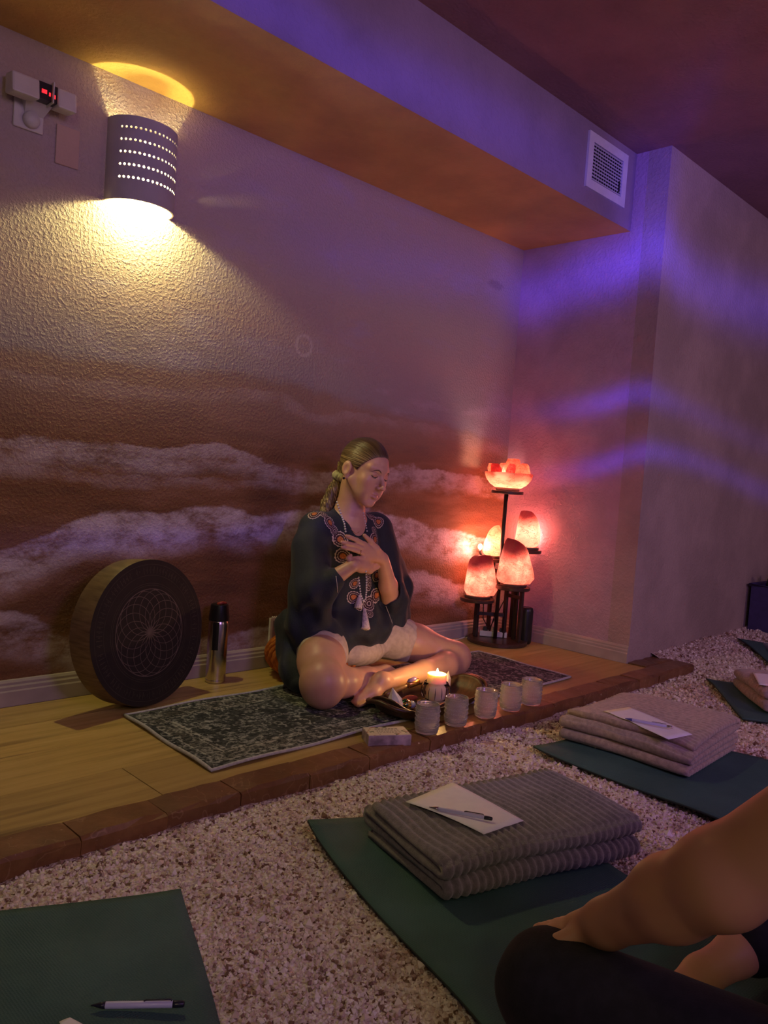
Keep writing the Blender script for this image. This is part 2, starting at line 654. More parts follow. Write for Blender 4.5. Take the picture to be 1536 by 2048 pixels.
c = t.mix(t.smooth(t.noise(p, 55, 3), 0.70, 0.78), c, (0.62, 0.48, 0.36))
t.color(c)
t.bump(t.noise(p, 45, 5, 0.6), 0.25, 0.004)
t.set(Subsurface_Weight=0.15, Subsurface_Radius=(0.02, 0.008, 0.004), Subsurface_Scale=0.5)
M_brick = t.m

fl = structure(obj('floor', MB().bbox(-1.6, WX - 0.001, 1.77, WY - 0.001, -0.09, -0.014), M_under))
rows = [1.80, 2.03, 2.28, 2.53, 2.75]
joints = [[-1.6, -0.2, 1.077, 2.35, 3.76], [-1.6, -0.7, 0.55, 1.75, 2.95, 3.76], [-1.6, 0.1, 1.4, 2.7, 3.76], [-1.6, -0.4, 0.85, 2.1, 3.35, 3.76]]
for r in range(4):
    for a, b in zip(joints[r][:-1], joints[r][1:]):
        dz = random.uniform(-0.0008, 0.0005)
        hi = rows[r + 1] - (0.018 if r == 3 else 0.0012)
        xe = b - (0.018 if b == 3.76 and r > 0 else 0.0012)
        obj('plank', MB().bbox(a + 0.0006, xe, rows[r] + 0.0006, hi, -0.013, dz), M_plank, fl)


def brick_mesh(x0, x1, y0, y1, z0, z1, seed):
    rr = random.Random(seed)
    m = MB()
    j = lambda s: rr.uniform(-s, s)
    nx = 5
    V = []
    for i in range(nx):
        x = x0 + (x1 - x0) * i / (nx - 1)
        e = 0.0 if 0 < i < nx - 1 else 0.003
        V += [(x, y0 + e + j(.003), z0), (x, y0 + j(.004), z1 - 0.010 + j(.003)), (x, y0 + 0.010 + j(.003), z1 - e + j(.0025)), (x, y1 - j(.002), z1 - e + j(.0015)), (x, y1, z0)]
    F = []
    for i in range(nx - 1):
        for k in range(5):
            l = (k + 1) % 5
            F.append((i * 5 + k, i * 5 + l, (i + 1) * 5 + l, (i + 1) * 5 + k))
    F += [(0, 1, 2, 3, 4), tuple((nx - 1) * 5 + k for k in (4, 3, 2, 1, 0))]
    return m.add(V, F)


curb = structure(obj('trim_2', MB().bbox(-1.6, 4.06, 1.715, 1.768, -0.10, -0.030), M_under))
x = -1.55
k = 0
while x < 4.0:
    L = random.choice((0.20, 0.24, 0.28, 0.22))
    if x + L > 3.86:
        L = 4.09 - x
    obj('salt_brick', brick_mesh(x, x + L - 0.0025, 1.695, 1.798, -0.085, 0.004 + random.uniform(-.002, .002), k), M_brick, curb)
    x += L
    k += 1
for (x0, x1, y0, y1) in ((3.765, 3.905, 1.80, 1.898), (3.908, 4.070, 1.80, 1.898)):
    obj('salt_brick', brick_mesh(x0, x1, y0, y1, -0.085, 0.008, k), M_brick, curb)
    k += 1

# ---- loose salt: heaped bed plus granules
t = NT('loose_salt', 0.7)
p = t.pos()
vc = t.voronoi(p, 120, 'Color')
sv = t.n('SeparateColor')
t.link(vc, sv.inputs[0])
SALT = [(0.0, (0.14, 0.065, 0.035)), (0.09, (0.26, 0.15, 0.095)), (0.16, (0.58, 0.43, 0.36)), (0.55, (0.73, 0.62, 0.54)), (1.0, (0.88, 0.82, 0.74))]
c = t.ramp(sv.outputs[0], SALT)
c = t.mix(t.smooth(t.noise(p, 9, 6, 0.7), 0.52, 0.68, 0, 0.6), c, (0.34, 0.19, 0.12))
t.color(c)
t.bump(t.math('ADD', t.voronoi(p, 150), t.math('MULTIPLY', t.noise(p, 40, 3), 0.7)), 0.8, 0.006)
M_salt = t.m
t = NT('salt_grain', 0.45)
ri = t.n('NewGeometry').outputs['Random Per Island']
c = t.ramp(ri, SALT)
c = t.mix(t.smooth(t.noise(t.pos(), 9, 6, 0.7), 0.52, 0.68, 0, 0.6), c, (0.34, 0.19, 0.12))
t.color(c)
M_grain = t.m


def terr_grid(xs, ys):
    gx, gy = np.meshgrid(xs, ys, indexing='ij')
    gz = terrain(gx, gy)
    V = np.stack([gx, gy, gz], -1).reshape(-1, 3)
    ny = len(ys)
    i, j = np.meshgrid(np.arange(len(xs) - 1), np.arange(ny - 1), indexing='ij')
    a = (i * ny + j).ravel()
    return V, np.stack([a, a + ny, a + ny + 1, a + 1], -1)


xs = np.concatenate([np.arange(-1.6, 3.2, 0.016), np.arange(3.2, 7.61, 0.03)])
ys = np.concatenate([np.arange(-3.4, 0, 0.06), np.arange(0, WC + 0.02, 0.016)])
V, F = terr_grid(xs, ys)
cen = V[F].mean(1)
keep = (cen[:, 1] < 1.76) | ((cen[:, 0] > 4.0) & (cen[:, 1] < WC))
salt = fast('salt_bed', V, F[keep], M_salt, None, True)
tag(salt, 'bed of loose pink and white salt covering the floor below the platform', 'salt', kind='stuff')

# granules (octahedra), denser towards the camera
N = 130000
d = 0.85 + 5.2 * rng.random(N) ** 1.9
az = YAW + (rng.random(N) - 0.5) * math.radians(64)
gx, gy = d * np.sin(az), d * np.cos(az)
ok = ((gy < 1.685) | ((gx > 4.06) & (gy < WC - 0.004))) & (gx < 7.4)
gx, gy, d = gx[ok], gy[ok], d[ok]
N = len(gx)
r = (0.0026 + 0.0036 * rng.random(N) ** 2.2) * (0.85 + 0.22 * d)
r *= np.where(rng.random(N) < 0.03, 1.7, 1.0)
gz = terrain(gx, gy) + r * 0.25
octa = np.array([(1, 0, 0), (-1, 0, 0), (0, 1, 0), (0, -1, 0), (0, 0, 1), (0, 0, -1)], float)
of = np.array([(0, 2, 4), (2, 1, 4), (1, 3, 4), (3, 0, 4), (2, 0, 5), (1, 2, 5), (3, 1, 5), (0, 3, 5)])
ax = rng.normal(size=(N, 3))
ax /= np.linalg.norm(ax, axis=1)[:, None]
th = rng.random(N) * 6.28
o6 = octa[None] * rng.uniform(0.6, 1.25, (N, 6, 1))
ct, sn = np.cos(th)[:, None, None], np.sin(th)[:, None, None]
k_ = ax[:, None, :]
rot = o6 * ct + np.cross(np.broadcast_to(k_, o6.shape), o6) * sn + k_ * (o6 * k_).sum(-1, keepdims=True) * (1 - ct)
V = (rot * r[:, None, None] + np.stack([gx, gy, gz], -1)[:, None, :]).reshape(-1, 3)
F = (of[None] + (np.arange(N) * 6)[:, None, None]).reshape(-1, 3)
gr = fast('salt_granules', V, F, M_grain, salt)
gr['kind'] = 'stuff'

# ---- wall sconce: perforated half cylinder, open above and below
M_sconce = plain('sconce_clay', (0.40, 0.37, 0.38), 0.75, var=0.06, scale=12, bump=0.1)
sc = thing('wall_sconce', 'grey clay half-cylinder wall sconce with rows of glowing holes', 'wall lamp', (1.397, WY, 1.91))
SR, SD, S0, S1 = 0.123, 0.112, 1.768, 2.052
NC = 24
zrows = [1.842, 1.885, 1.928, 1.970, 2.012]
bands = [S0]
for z in zrows:
    bands += [z - 0.009, z + 0.009]
bands += [S1]
m = MB()


def scp(a, z):
    return (1.397 + SR * math.cos(a), WY - 0.001 - SD * math.sin(a), z)


for bi in range(len(bands) - 1):
    z0, z1 = bands[bi], bands[bi + 1]
    hole = bi % 2 == 1
    ri_ = bi // 2
    for k in range(NC):
        sh = 0.5 * (ri_ % 2)
        a0, a1 = PI * k / NC, PI * (k + 1) / NC
        am, zm = (a0 + a1) / 2, (z0 + z1) / 2
        if hole and 2 <= k <= NC - 5:
            outer = [(a1, zm), (a1, z1), (am, z1), (a0, z1), (a0, zm), (a0, z0), (am, z0), (a1, z0)]
            inner = [(am + 0.0045 / SR * math.cos(q * PI / 4), zm + 0.0045 * math.sin(q * PI / 4)) for q in range(8)]
            V = [scp(*q) for q in outer] + [scp(*q) for q in inner]
            m.add(V, [(q, (q + 1) % 8, 8 + (q + 1) % 8, 8 + q) for q in range(8)])
        elif hole:
            m.add([scp(a1, z0), scp(a1, zm), scp(a1, z1), scp(am, z1), scp(a0, z1), scp(a0, zm), scp(a0, z0), scp(am, z0)], [tuple(range(8))])
        else:
            m.add([scp(a1, z0), scp(a1, z1), scp(am, z1), scp(a0, z1), scp(a0, z0), scp(am, z0)], [tuple(range(6))])
body = obj('shade', m, M_sconce, sc)
so = body.modifiers.new('solid', 'SOLIDIFY')
so.thickness = 0.006
so.offset = -1.0
m = MB()
m.sphere((1.397, WY - 0.052, 1.925), (0.024, 0.024, 0.092), 16, 14)
obj('bulb', m, emit('bulb_glow', (1.0, 0.86, 0.40), 7.0), sc, True)
m = MB()
m.lathe([(0.012, 0), (0.013, 0.02), (0.012, 0.035)], 12, (1.397, WY - 0.052, 2.008))
m.bbox(1.387, 1.407, WY - 0.052, WY, 2.020, 2.032)
obj('socket', m, M_sconce, sc)
sl = point('sconce_lamp', (1.397, WY - 0.060, 1.812), 10.5, (1.0, 0.87, 0.33), 0.012)
sl.parent = sc
sl.location = (0, -0.060, 1.812 - 1.91)

# ---- plug-in bar device and blank plate left of the sconce
M_white = plain('white_plastic', (0.60, 0.58, 0.56), 0.45, var=0.04, scale=20)
M_black = plain('black_plastic', (0.012, 0.011, 0.012), 0.35, var=0.2)
nl = thing('plug_in_night_light', 'white plug-in bar light with dark centre glowing red, on white outlet plate', 'night light', (1.0, WY, 1.9))
m = MB()
m.bbox(0.952, 1.048, WY - 0.008, WY, 1.912, 2.020)
obj('outlet_plate', m, M_white, nl, bevel=0.004)
m = MB()
m.lathe([(0.034, 0), (0.033, 0.012), (0.028, 0.020), (0.0, 0.024)], 24)
m.v = [(1.006 + a * .8, WY - 0.008 - c_, 1.945 + b * .8) for a, b, c_ in m.v]
obj('knob', m, M_white, nl, True)
yb = WY - 0.062
for (x0, x1) in ((0.915, 1.000), (1.058, 1.120)):
    m = MB()
    V = [(x0, yb + 0.035, 1.992), (x1, yb + 0.035, 1.992), (x1, yb - 0.035, 1.984), (x0, yb - 0.035, 1.984),
         (x0, yb + 0.035, 2.056), (x1, yb + 0.035, 2.056), (x1, yb - 0.025, 2.048), (x0, yb - 0.025, 2.048)]
    m.add(V, [(3, 2, 1, 0), (4, 5, 6, 7), (0, 1, 5, 4), (1, 2, 6, 5), (2, 3, 7, 6), (3, 0, 4, 7)])
    obj('housing', m, M_white, nl, bevel=0.006)
m = MB().bbox(1.000, 1.058, yb - 0.022, yb + 0.034, 1.996, 2.048)
obj('dark_window', m, M_black, nl)
m = MB().bbox(1.040, 1.044, yb - 0.033, yb + 0.034, 1.990, 2.056)
obj('divider', m, M_white, nl)
m = MB()
m.bbox(1.008, 1.024, yb - 0.0235, yb - 0.022, 2.014, 2.026)
m.bbox(1.031, 1.036, yb - 0.0235, yb - 0.022, 2.011, 2.022)
m.bbox(1.047, 1.052, yb - 0.0235, yb - 0.022, 2.008, 2.020)
obj('red_indicator', m, emit('red_led', (1.0, 0.02, 0.03), 0.8), nl)
m = MB()
m.add([(0.985, WY - 0.01, 1.965), (1.045, WY - 0.01, 1.965), (1.06, WY - 0.05, 2.0), (0.975, WY - 0.05, 2.0), (0.985, WY, 1.965), (1.045, WY, 1.965), (1.06, WY, 2.0), (0.975, WY, 2.0)],
      [(0, 1, 2, 3), (4, 7, 6, 5), (0, 4, 5, 1), (1, 5, 6, 2), (2, 6, 7, 3), (3, 7, 4, 0)])
obj('neck', m, M_white, nl)
bp = obj('blank_wall_plate', MB().bbox(1.092, 1.172, WY - 0.006, WY, 1.838, 1.968), painted('plate_paint', (0.46, 0.33, 0.28), 0.1), bevel=0.003)
tag(bp, 'blank plate painted like the wall, left of the sconce', 'wall plate')

# ---- air vent in the beam face
vx0, vx1, vz0, vz1 = 3.290, 3.657, 2.292, 2.550
vt = thing('air_vent', 'white rectangular air vent grille high on the beam', 'vent', ((vx0 + vx1) / 2, BEAMY, vz0))
m = MB()
fw_ = 0.042
for (a, b, c_, e) in ((vx0, vx1, vz0, vz0 + fw_), (vx0, vx1, vz1 - fw_, vz1), (vx0, vx0 + fw_, vz0 + fw_, vz1 - fw_), (vx1 - fw_, vx1, vz0 + fw_, vz1 - fw_)):
    m.bbox(a, b, BEAMY - 0.012, BEAMY, c_, e)
M_vent = plain('vent_enamel', (0.66, 0.64, 0.70), 0.4, var=0.04)
obj('frame', m, M_vent, vt)
obj('dark_duct', MB().bbox(vx0 + fw_, vx1 - fw_, BEAMY - 0.003, BEAMY, vz0 + fw_, vz1 - fw_), M_black, vt)
M_slat = plain('vent_slat_enamel', (0.46, 0.45, 0.52), 0.4, var=0.05)
nv = 13
for i in range(nv):
    x = vx0 + fw_ + (vx1 - vx0 - 2 * fw_) * (i + 0.5) / nv
    obj('vertical_slat', MB().box((x, BEAMY - 0.0045, (vz0 + vz1) / 2), (0.011, 0.002, vz1 - vz0 - 2 * fw_), Matrix.Rotation(0.5, 3, 'Z')), M_slat, vt)
for i in range(11):
    z = vz0 + fw_ + (vz1 - vz0 - 2 * fw_) * (i + 0.5) / 11
    obj('horizontal_slat', MB().box(((vx0 + vx1) / 2, BEAMY - 0.0075, z), (vx1 - vx0 - 2 * fw_, 0.002, 0.007)), M_slat, vt)
obj('damper_lever', MB().bbox(vx1 - fw_ - 0.028, vx1 - fw_ - 0.020, BEAMY - 0.013, BEAMY - 0.003, vz0 + fw_ + 0.02, vz0 + fw_ + 0.07), M_black, vt)

# ================================================================ THINGS ON THE PLATFORM
# ---- frame drum leaning on the mural wall
M_skin = plain('drum_skin', (0.014, 0.009, 0.006), 0.7, var=0.25, scale=14, bump=0.15)
t = NT('drum_hoop', 0.55)
p = t.pos(kind='Object')
t.color(t.ramp(t.noise(t.vmath('MULTIPLY', p, (2, 2, 18)), 6, 4), [(0.3, (0.10, 0.062, 0.022)), (0.7, (0.19, 0.125, 0.05))]))
M_hoop = t.m
M_line = plain('drum_print', (0.13, 0.095, 0.075), 0.6, var=0.2)
M_print2 = plain('drum_faint_print', (0.045, 0.032, 0.022), 0.6, var=0.3)
DR, DT = 0.256, 0.098
tilt, turn = math.radians(6), math.radians(14)
dn = Vector((math.sin(turn) * math.cos(tilt), -math.cos(turn) * math.cos(tilt), math.sin(tilt)))
dx = Vector((math.cos(turn), math.sin(turn), 0))
du = dn.cross(dx) * -1
if du.z < 0:
    du = -du
dc = on(300, 1262, y=2.50)
dc.z = DR * du.z + DT * abs(dn.z) + 0.0005
D = lambda a, b, h: dc + dx * a + du * b + dn * h
drum = thing('frame_drum', 'large round dark frame drum with pale rosette leaning against wall', 'drum', (dc.x, dc.y, 0))
m = MB()
n = 72
prof = [(DR - 0.014, -DT), (DR, -DT), (DR, -0.006), (DR - 0.004, 0.0), (DR - 0.014, 0.0)]
V = [D(r * math.cos(2 * PI * k / n), r * math.sin(2 * PI * k / n), h) for r, h in prof for k in range(n)]
F = []
for i in range(5):
    for k in range(n):
        l = (k + 1) % n
        j = (i + 1) % 5
        F.append((i * n + k, i * n + l, j * n + l, j * n + k))
obj('hoop', m.add(V, F), M_hoop, drum, auto=40)
m = MB()
for h, r in ((0.0008, DR - 0.001), (-0.004, DR - 0.013)):
    o0 = len(m.v)
    m.add([D(r * math.cos(2 * PI * k / n), r * math.sin(2 * PI * k / n), h) for k in range(n)], [])
m.f = [tuple(range(n)), tuple(range(2 * n - 1, n - 1, -1))] + [(k, n + k, n + (k + 1) % n, (k + 1) % n) for k in range(n)]
m.mi = [0] * len(m.f)
obj('drum_skin', m, M_skin, drum)


def flat_ring(m, cx_, cy_, r, w, h, seg, start=0.0, sweep=2 * PI):
    V, F = [], []
    for k in range(seg + 1):
        a = start + sweep * k / seg
        for q in (r - w, r + w):
            V.append(D(cx_ + q * math.cos(a), cy_ + q * math.sin(a), h))
    for k in range(seg):
        F.append((2 * k, 2 * k + 1, 2 * k + 3, 2 * k + 2))
    m.add(V, F)


m = MB()
RO = 0.152
flat_ring(m, 0, 0, RO, 0.0013, 0.0018, 72)
for k in range(16):
    a = 2 * PI * k / 16
    flat_ring(m, RO / 2 * math.cos(a), RO / 2 * math.sin(a), RO / 2, 0.0010, 0.0016 + 0.00002 * k, 48)
obj('rosette_print', m, M_line, drum)
m = MB()
for r in (0.165, 0.172, 0.200, 0.238):
    flat_ring(m, 0, 0, r, 0.0008, 0.0012, 72)
for k in range(90):                                   # band of small glyph-like strokes round the edge
    a = 2 * PI * k / 90
    for (r0, r1, off) in ((0.206, 0.230, 0.0), (0.214, 0.222, 0.022)):
        if random.random() < 0.75:
            ca, sa = math.cos(a + off), math.sin(a + off)
            tx, ty = -sa * 0.0012, ca * 0.0012
            m.add([D(r0 * ca - tx, r0 * sa - ty, 0.0012), D(r0 * ca + tx, r0 * sa + ty, 0.0012), D(r1 * ca + tx, r1 * sa + ty, 0.0012), D(r1 * ca - tx, r1 * sa - ty, 0.0012)], [(0, 1, 2, 3)])
obj('edge_print', m, M_print2, drum)

# ---- steel bottle
M_steel = plain('brushed_steel', (0.62, 0.58, 0.54), 0.24, 1.0, var=0.05, scale=6)
M_lid = plain('black_lid', (0.010, 0.010, 0.011), 0.28, var=0.1)
bx, by = 1.79, 2.655
bt = thing('steel_bottle', 'tall stainless steel bottle with black lid standing beside the drum', 'bottle', (bx, by, 0))
m = MB()
m.lathe([(0.037, 0), (0.0395, 0.003), (0.0395, 0.012), (0.0385, 0.015), (0.0395, 0.018), (0.0395, 0.236), (0.036, 0.247), (0.034, 0.252)], 40, (bx, by, 0))
obj('flask', m, M_steel, bt, auto=40)
m = MB()
m.lathe([(0.037, 0.248), (0.0405, 0.250), (0.0405, 0.262), (0.036, 0.300), (0.034, 0.312), (0.028, 0.315), (0.0, 0.313)], 40, (bx, by, 0))
obj('lid', m, M_lid, bt, auto=40)
a = math.atan2(-by, -bx)
m = MB()
for dz, r in ((0, 0.0402),):
    V, F = [], []
    for i in range(7):
        an = a - 0.55 + 0.62 * i / 6
        for z in (0.135, 0.246):
            V.append((bx + r * math.cos(an), by + r * math.sin(an), z))
    F = [(2 * i, 2 * i + 2, 2 * i + 3, 2 * i + 1) for i in range(6)]
    m.add(V, F)
obj('dark_strip', m, M_lid, bt, True)
m = MB()
m.tube([(bx - 0.02, by - 0.012, 0.316), (bx + 0.0, by - 0.018, 0.322), (bx + 0.022, by - 0.008, 0.316)], 0.006, 8)
obj('spout_latch', m, plain('bottle_red_latch', (0.35, 0.05, 0.03), 0.4), bt, True)

# ---- small white frame behind the seated woman
fx0 = on(545, 1260, y=WY - 0.03).x
pf = thing('picture_frame', 'small white-edged frame standing on baseboard behind the orange cushion', 'frame', (fx0 + 0.09, WY - 0.02, 0.09))
m = MB()
for q in ((fx0, fx0 + 0.012, 0.0905, 0.215), (fx0 + 0.168, fx0 + 0.18, 0.0905, 0.215), (fx0 + 0.012, fx0 + 0.168, 0.203, 0.215), (fx0 + 0.012, fx0 + 0.168, 0.0905, 0.1025)):
    m.bbox(q[0], q[1], WY - 0.014, WY - 0.002, q[2], q[3])
obj('frame_border', m, plain('frame_white', (0.72, 0.68, 0.70), 0.4), pf)
m = MB()
for k in range(16):
    m.sphere((fx0 + 0.012 + 0.0105 * k, WY - 0.009, 0.2185), 0.0038, 8, 6)
obj('beaded_edge', m, plain('bead_white', (0.75, 0.70, 0.72), 0.3), pf, True)
obj('panel', MB().bbox(fx0 + 0.012, fx0 + 0.168, WY - 0.008, WY - 0.003, 0.1025, 0.203), plain('frame_panel', (0.42, 0.33, 0.40), 0.6), pf)

# ---- runner rug
t = NT('rug_pile', 0.95)
p = t.pos()
sx = t.n('SeparateXYZ')
t.link(p, sx.inputs[0])
dxx = t.math('MINIMUM', t.math('SUBTRACT', sx.outputs[0], 1.275), t.math('SUBTRACT', 3.215, sx.outputs[0]))
dyy = t.math('MINIMUM', t.math('SUBTRACT', sx.outputs[1], 1.865), t.math('SUBTRACT', 2.445, sx.outputs[1]))
dd = t.math('MINIMUM', dxx, dyy)
motif = t.voronoi(p, 26, 'Distance', 'F1')
m1_ = t.smooth(t.math('ABSOLUTE', t.math('SUBTRACT', motif, 0.38)), 0.14, 0.02)
vine = t.smooth(t.math('ABSOLUTE', t.math('SUBTRACT', t.noise(p, 13, 2, 0.5), 0.5)), 0.035, 0.008)
pat = t.math('MAXIMUM', t.math('MULTIPLY', m1_, 0.8), vine)
wear = t.smooth(t.noise(t.vmath('MULTIPLY', p, (1.0, 1.0, 1)), 75, 4, 0.7), 0.40, 0.60)
wear2 = t.smooth(t.noise(p, 5, 4, 0.6), 0.32, 0.66)
c = t.mix(t.math('MULTIPLY', t.math('MULTIPLY', pat, wear), 0.85), (0.012, 0.018, 0.018), (0.40, 0.42, 0.40))
c = t.mix(t.math('MULTIPLY', wear, t.math('MULTIPLY', wear2, 0.30)), c, (0.34, 0.37, 0.36))
line = t.smooth(t.math('ABSOLUTE', t.math('SUBTRACT', dd, 0.115)), 0.008, 0.003)
line2 = t.smooth(t.math('ABSOLUTE', t.math('SUBTRACT', dd, 0.040)), 0.005, 0.002)
line3 = t.smooth(t.math('ABSOLUTE', t.math('SUBTRACT', dd, 0.098)), 0.004, 0.002)
c = t.mix(t.math('MULTIPLY', t.math('MAXIMUM', line, t.math('MAXIMUM', line2, line3)), t.math('MULTIPLY', wear, 0.8)), c, (0.46, 0.47, 0.44))
inb = t.math('MULTIPLY', t.smooth(dd, 0.112, 0.108), t.smooth(dd, 0.04, 0.044))
c = t.mix(t.math('MULTIPLY', inb, t.math('MULTIPLY', wear, 0.25)), c, (0.30, 0.28, 0.22))
t.color(c)
t.bump(t.math('ADD', t.noise(p, 300, 2), t.noise(p, 60, 3)), 0.5, 0.004)
M_rug = t.m
M_bind = plain('rug_binding', (0.46, 0.46, 0.45), 0.9, var=0.15, scale=120, bump=0.4)
rug = thing('runner_rug', 'dark worn oriental runner rug with pale bound edge under the seated woman', 'rug', (2.25, 2.15, 0))
rc = [(1.262, 1.862), (3.205, 1.895), (3.235, 2.452), (1.292, 2.438)]


def rugp(u, v):
    a = Vector(rc[0]) * (1 - u) + Vector(rc[1]) * u
    b = Vector(rc[3]) * (1 - u) + Vector(rc[2]) * u
    q = a * (1 - v) + b * v
    e = min(min(u, 1 - u) * 1.95, min(v, 1 - v) * 0.58)
    z = 0.006 + 0.006 * math.exp(-e * 28) * (0.5 + 0.5 * math.sin(q.x * 13 + 2 * q.y * 9)) * (1 if u < .5 else .5)
    return (q.x, q.y, z)


nu, nvv = 90, 26
m = MB()
V = [rugp(i / nu, j / nvv) for i in range(nu + 1) for j in range(nvv + 1)]
m.add(V, [(i * (nvv + 1) + j, (i + 1) * (nvv + 1) + j, (i + 1) * (nvv + 1) + j + 1, i * (nvv + 1) + j + 1) for i in range(nu) for j in range(nvv)])
o = obj('pile', m, M_rug, rug, True)
s_ = o.modifiers.new('solid', 'SOLIDIFY')
s_.thickness = 0.005
s_.offset = -1
edge = [rugp(i / nu, 0) for i in range(nu)] + [rugp(1, j / nvv) for j in range(nvv)] + [rugp(1 - i / nu, 1) for i in range(nu)] + [rugp(0, 1 - j / nvv) for j in range(nvv)]
m = MB()
m.tube([(a_, b_, c_ - 0.001) for a_, b_, c_ in edge], 0.0055, 8, closed=True)
obj('binding', m, M_bind, rug, True)

# ---- orange knitted floor cushion
t = NT('orange_knit', 0.9)
p = t.pos(kind='Object')
t.color(t.mix(t.smooth(t.noise(p, 40, 4), 0.3, 0.7), (0.36, 0.085, 0.012), (0.62, 0.19, 0.03)))
t.bump(t.noise(p, 160, 3), 0.5, 0.004)
M_knit = t.m
PX, PY = 2.205, 2.520
cu = thing('knitted_cushion', 'round orange chunky-knit floor cushion the woman sits on', 'cushion', (PX, PY, 0))
m = MB()
prof = []
for i in range(25):
    a = PI * i / 24
    prof.append((0.205 * math.sin(a) ** 0.55 + 0.005, 0.086 - 0.079 * math.cos(a)))
m.lathe(prof, 160, (PX, PY, 0.007), fr=lambda an, i: 1 + 0.030 * abs(math.sin(17 * an + i * 0.55)) + 0.010 * math.sin(34 * an - i * 0.9))
obj('knit_cover', m, M_knit, cu, True)
m = MB()
for k in range(30):                                # raised yarn loops over the visible rim
    a = 2 * PI * k / 30
    pts = []
    for i in range(9):
        s = i / 8
        an = a + 0.30 * s
        th = PI * (0.16 + 0.68 * s)
        rr_ = 0.205 * math.sin(th) ** 0.55 + 0.012
        pts.append((PX + rr_ * math.cos(an), PY + rr_ * math.sin(an), 0.093 - 0.081 * math.cos(th)))
    m.tube(pts, [0.004] + [0.009] * 7 + [0.004], 6)
obj('yarn_braid', m, M_knit, cu, True)

# ---- tiered lamp stand
M_iron = plain('dark_wood_stand', (0.030, 0.014, 0.010), 0.45, var=0.25, scale=25)
M_top = plain('stand_shelf', (0.060, 0.028, 0.020), 0.35, var=0.2, scale=25)
sd = thing('tiered_lamp_stand', 'dark five-tier stand with round shelves standing in the corner', 'plant stand', (3.535, 2.56, 0))
m = MB()
m.lathe([(0.0, 0.0), (0.160, 0.0), (0.163, 0.003), (0.163, 0.019), (0.160, 0.022), (0.0, 0.022)], 48, (3.535, 2.56, 0))
obj('base', m, M_top, sd, auto=40)
TIERS = {'t1': (3.425, 2.632, 0.240, 0.094), 't2': (3.530, 2.480, 0.322, 0.092), 't3': (3.570, 2.655, 0.452, 0.080), 't4': (3.670, 2.505, 0.516, 0.080), 't5': (3.512, 2.552, 0.832, 0.086)}
for k_, (x, y, z, r) in TIERS.items():
    m = MB()
    m.lathe([(0.0, z - 0.018), (r - 0.003, z - 0.018), (r, z - 0.015), (r, z - 0.002), (r - 0.002, z), (0.0, z)], 40, (x, y, 0))
    obj('shelf', m, M_top, sd, auto=40)
POLE = (3.522, 2.566)


def leg(x, y, z1, w=0.019, x1=None, y1=None, z0=0.022):
    m = MB()
    x1 = x if x1 is None else x1
    y1 = y if y1 is None else y1
    h = w / 2
    V = [(x + a, y + b, z0) for a, b in ((-h, -h), (h, -h), (h, h), (-h, h))] + [(x1 + a, y1 + b, z1) for a, b in ((-h, -h), (h, -h), (h, h), (-h, h))]
    m.add(V, [(3, 2, 1, 0), (4, 5, 6, 7), (0, 1, 5, 4), (1, 2, 6, 5), (2, 3, 7, 6), (3, 0, 4, 7)])
    obj('leg', m, M_iron, sd, bevel=0.0015, seg=1)


leg(3.462, 2.655, 0.222)
leg(3.500, 2.690, 0.222)
leg(3.572, 2.548, 0.304)
leg(3.555, 2.435, 0.304)
leg(3.600, 2.500, 0.304)
leg(3.585, 2.665, 0.434)
leg(3.640, 2.550, 0.498)
m = MB()
m.tube([(POLE[0], POLE[1], 0.02), (POLE[0], POLE[1], 0.815)], 0.0105, 12)
obj('pole', m, M_iron, sd, True)


def rail(a, b, w=0.013, hgt=0.018):
    a, b = Vector(a), Vector(b)
    d = b - a
    m = MB()
    m.box((a + b) / 2, (d.length, w, hgt), Matrix.Rotation(math.atan2(d.y, d.x), 3, 'Z'))
    obj('stretcher', m, M_iron, sd)


rail((3.462, 2.655, 0.150), (3.572, 2.548, 0.150))
rail((3.572, 2.548, 0.262), (3.555, 2.435, 0.262))
rail((3.522, 2.566, 0.385), (3.585, 2.665, 0.385))
rail((3.522, 2.566, 0.498), (3.640, 2.520, 0.498))

# ---- salt lamps


def salt_mat(name, glow_lo, glow_hi, top_dark):
    """translucent crystal lit by the bulb inside; dark cap where the rock is impure"""
    t = NT(name, 0.5)
    p = t.pos(kind='Object')
    sx = t.n('SeparateXYZ')
    t.link(p, sx.inputs[0])
    nz = t.noise(p, 15, 6, 0.68)
    c = t.ramp(nz, [(0.32, glow_lo), (0.52, glow_hi), (0.68, (1.0, 0.76, 0.60))])
    vein = t.math('ABSOLUTE', t.math('SUBTRACT', t.noise(t.vmath('MULTIPLY', p, (1, 1, 2.2)), 17, 4, 0.6), 0.5))
    c = t.mix(t.smooth(vein, 0.022, 0.0, 0, 0.75), c, (0.50, 0.10, 0.06))
    c = t.mix(t.smooth(t.noise(p, 60, 2), 0.70, 0.76, 0, 0.8), c, (0.18, 0.03, 0.03))
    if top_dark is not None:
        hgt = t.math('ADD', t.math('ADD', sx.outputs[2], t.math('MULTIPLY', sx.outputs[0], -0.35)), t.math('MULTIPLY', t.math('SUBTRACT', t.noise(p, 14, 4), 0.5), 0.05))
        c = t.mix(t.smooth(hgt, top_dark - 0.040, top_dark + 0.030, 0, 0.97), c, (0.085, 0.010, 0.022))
    t.color(c)
    t.bump(t.noise(p, 45, 5, 0.6), 0.5, 0.006)
    tr = t.n('BsdfTranslucent')
    t.link(c, tr.inputs[0])
    mx = t.n('MixShader')
    mx.inputs[0].default_value = 0.78
    t.t.links.new(t.b.outputs[0], mx.inputs[1])
    t.t.links.new(tr.outputs[0], mx.inputs[2])
    t.t.links.new(mx.outputs[0], t.out.inputs[0])
    return t.m


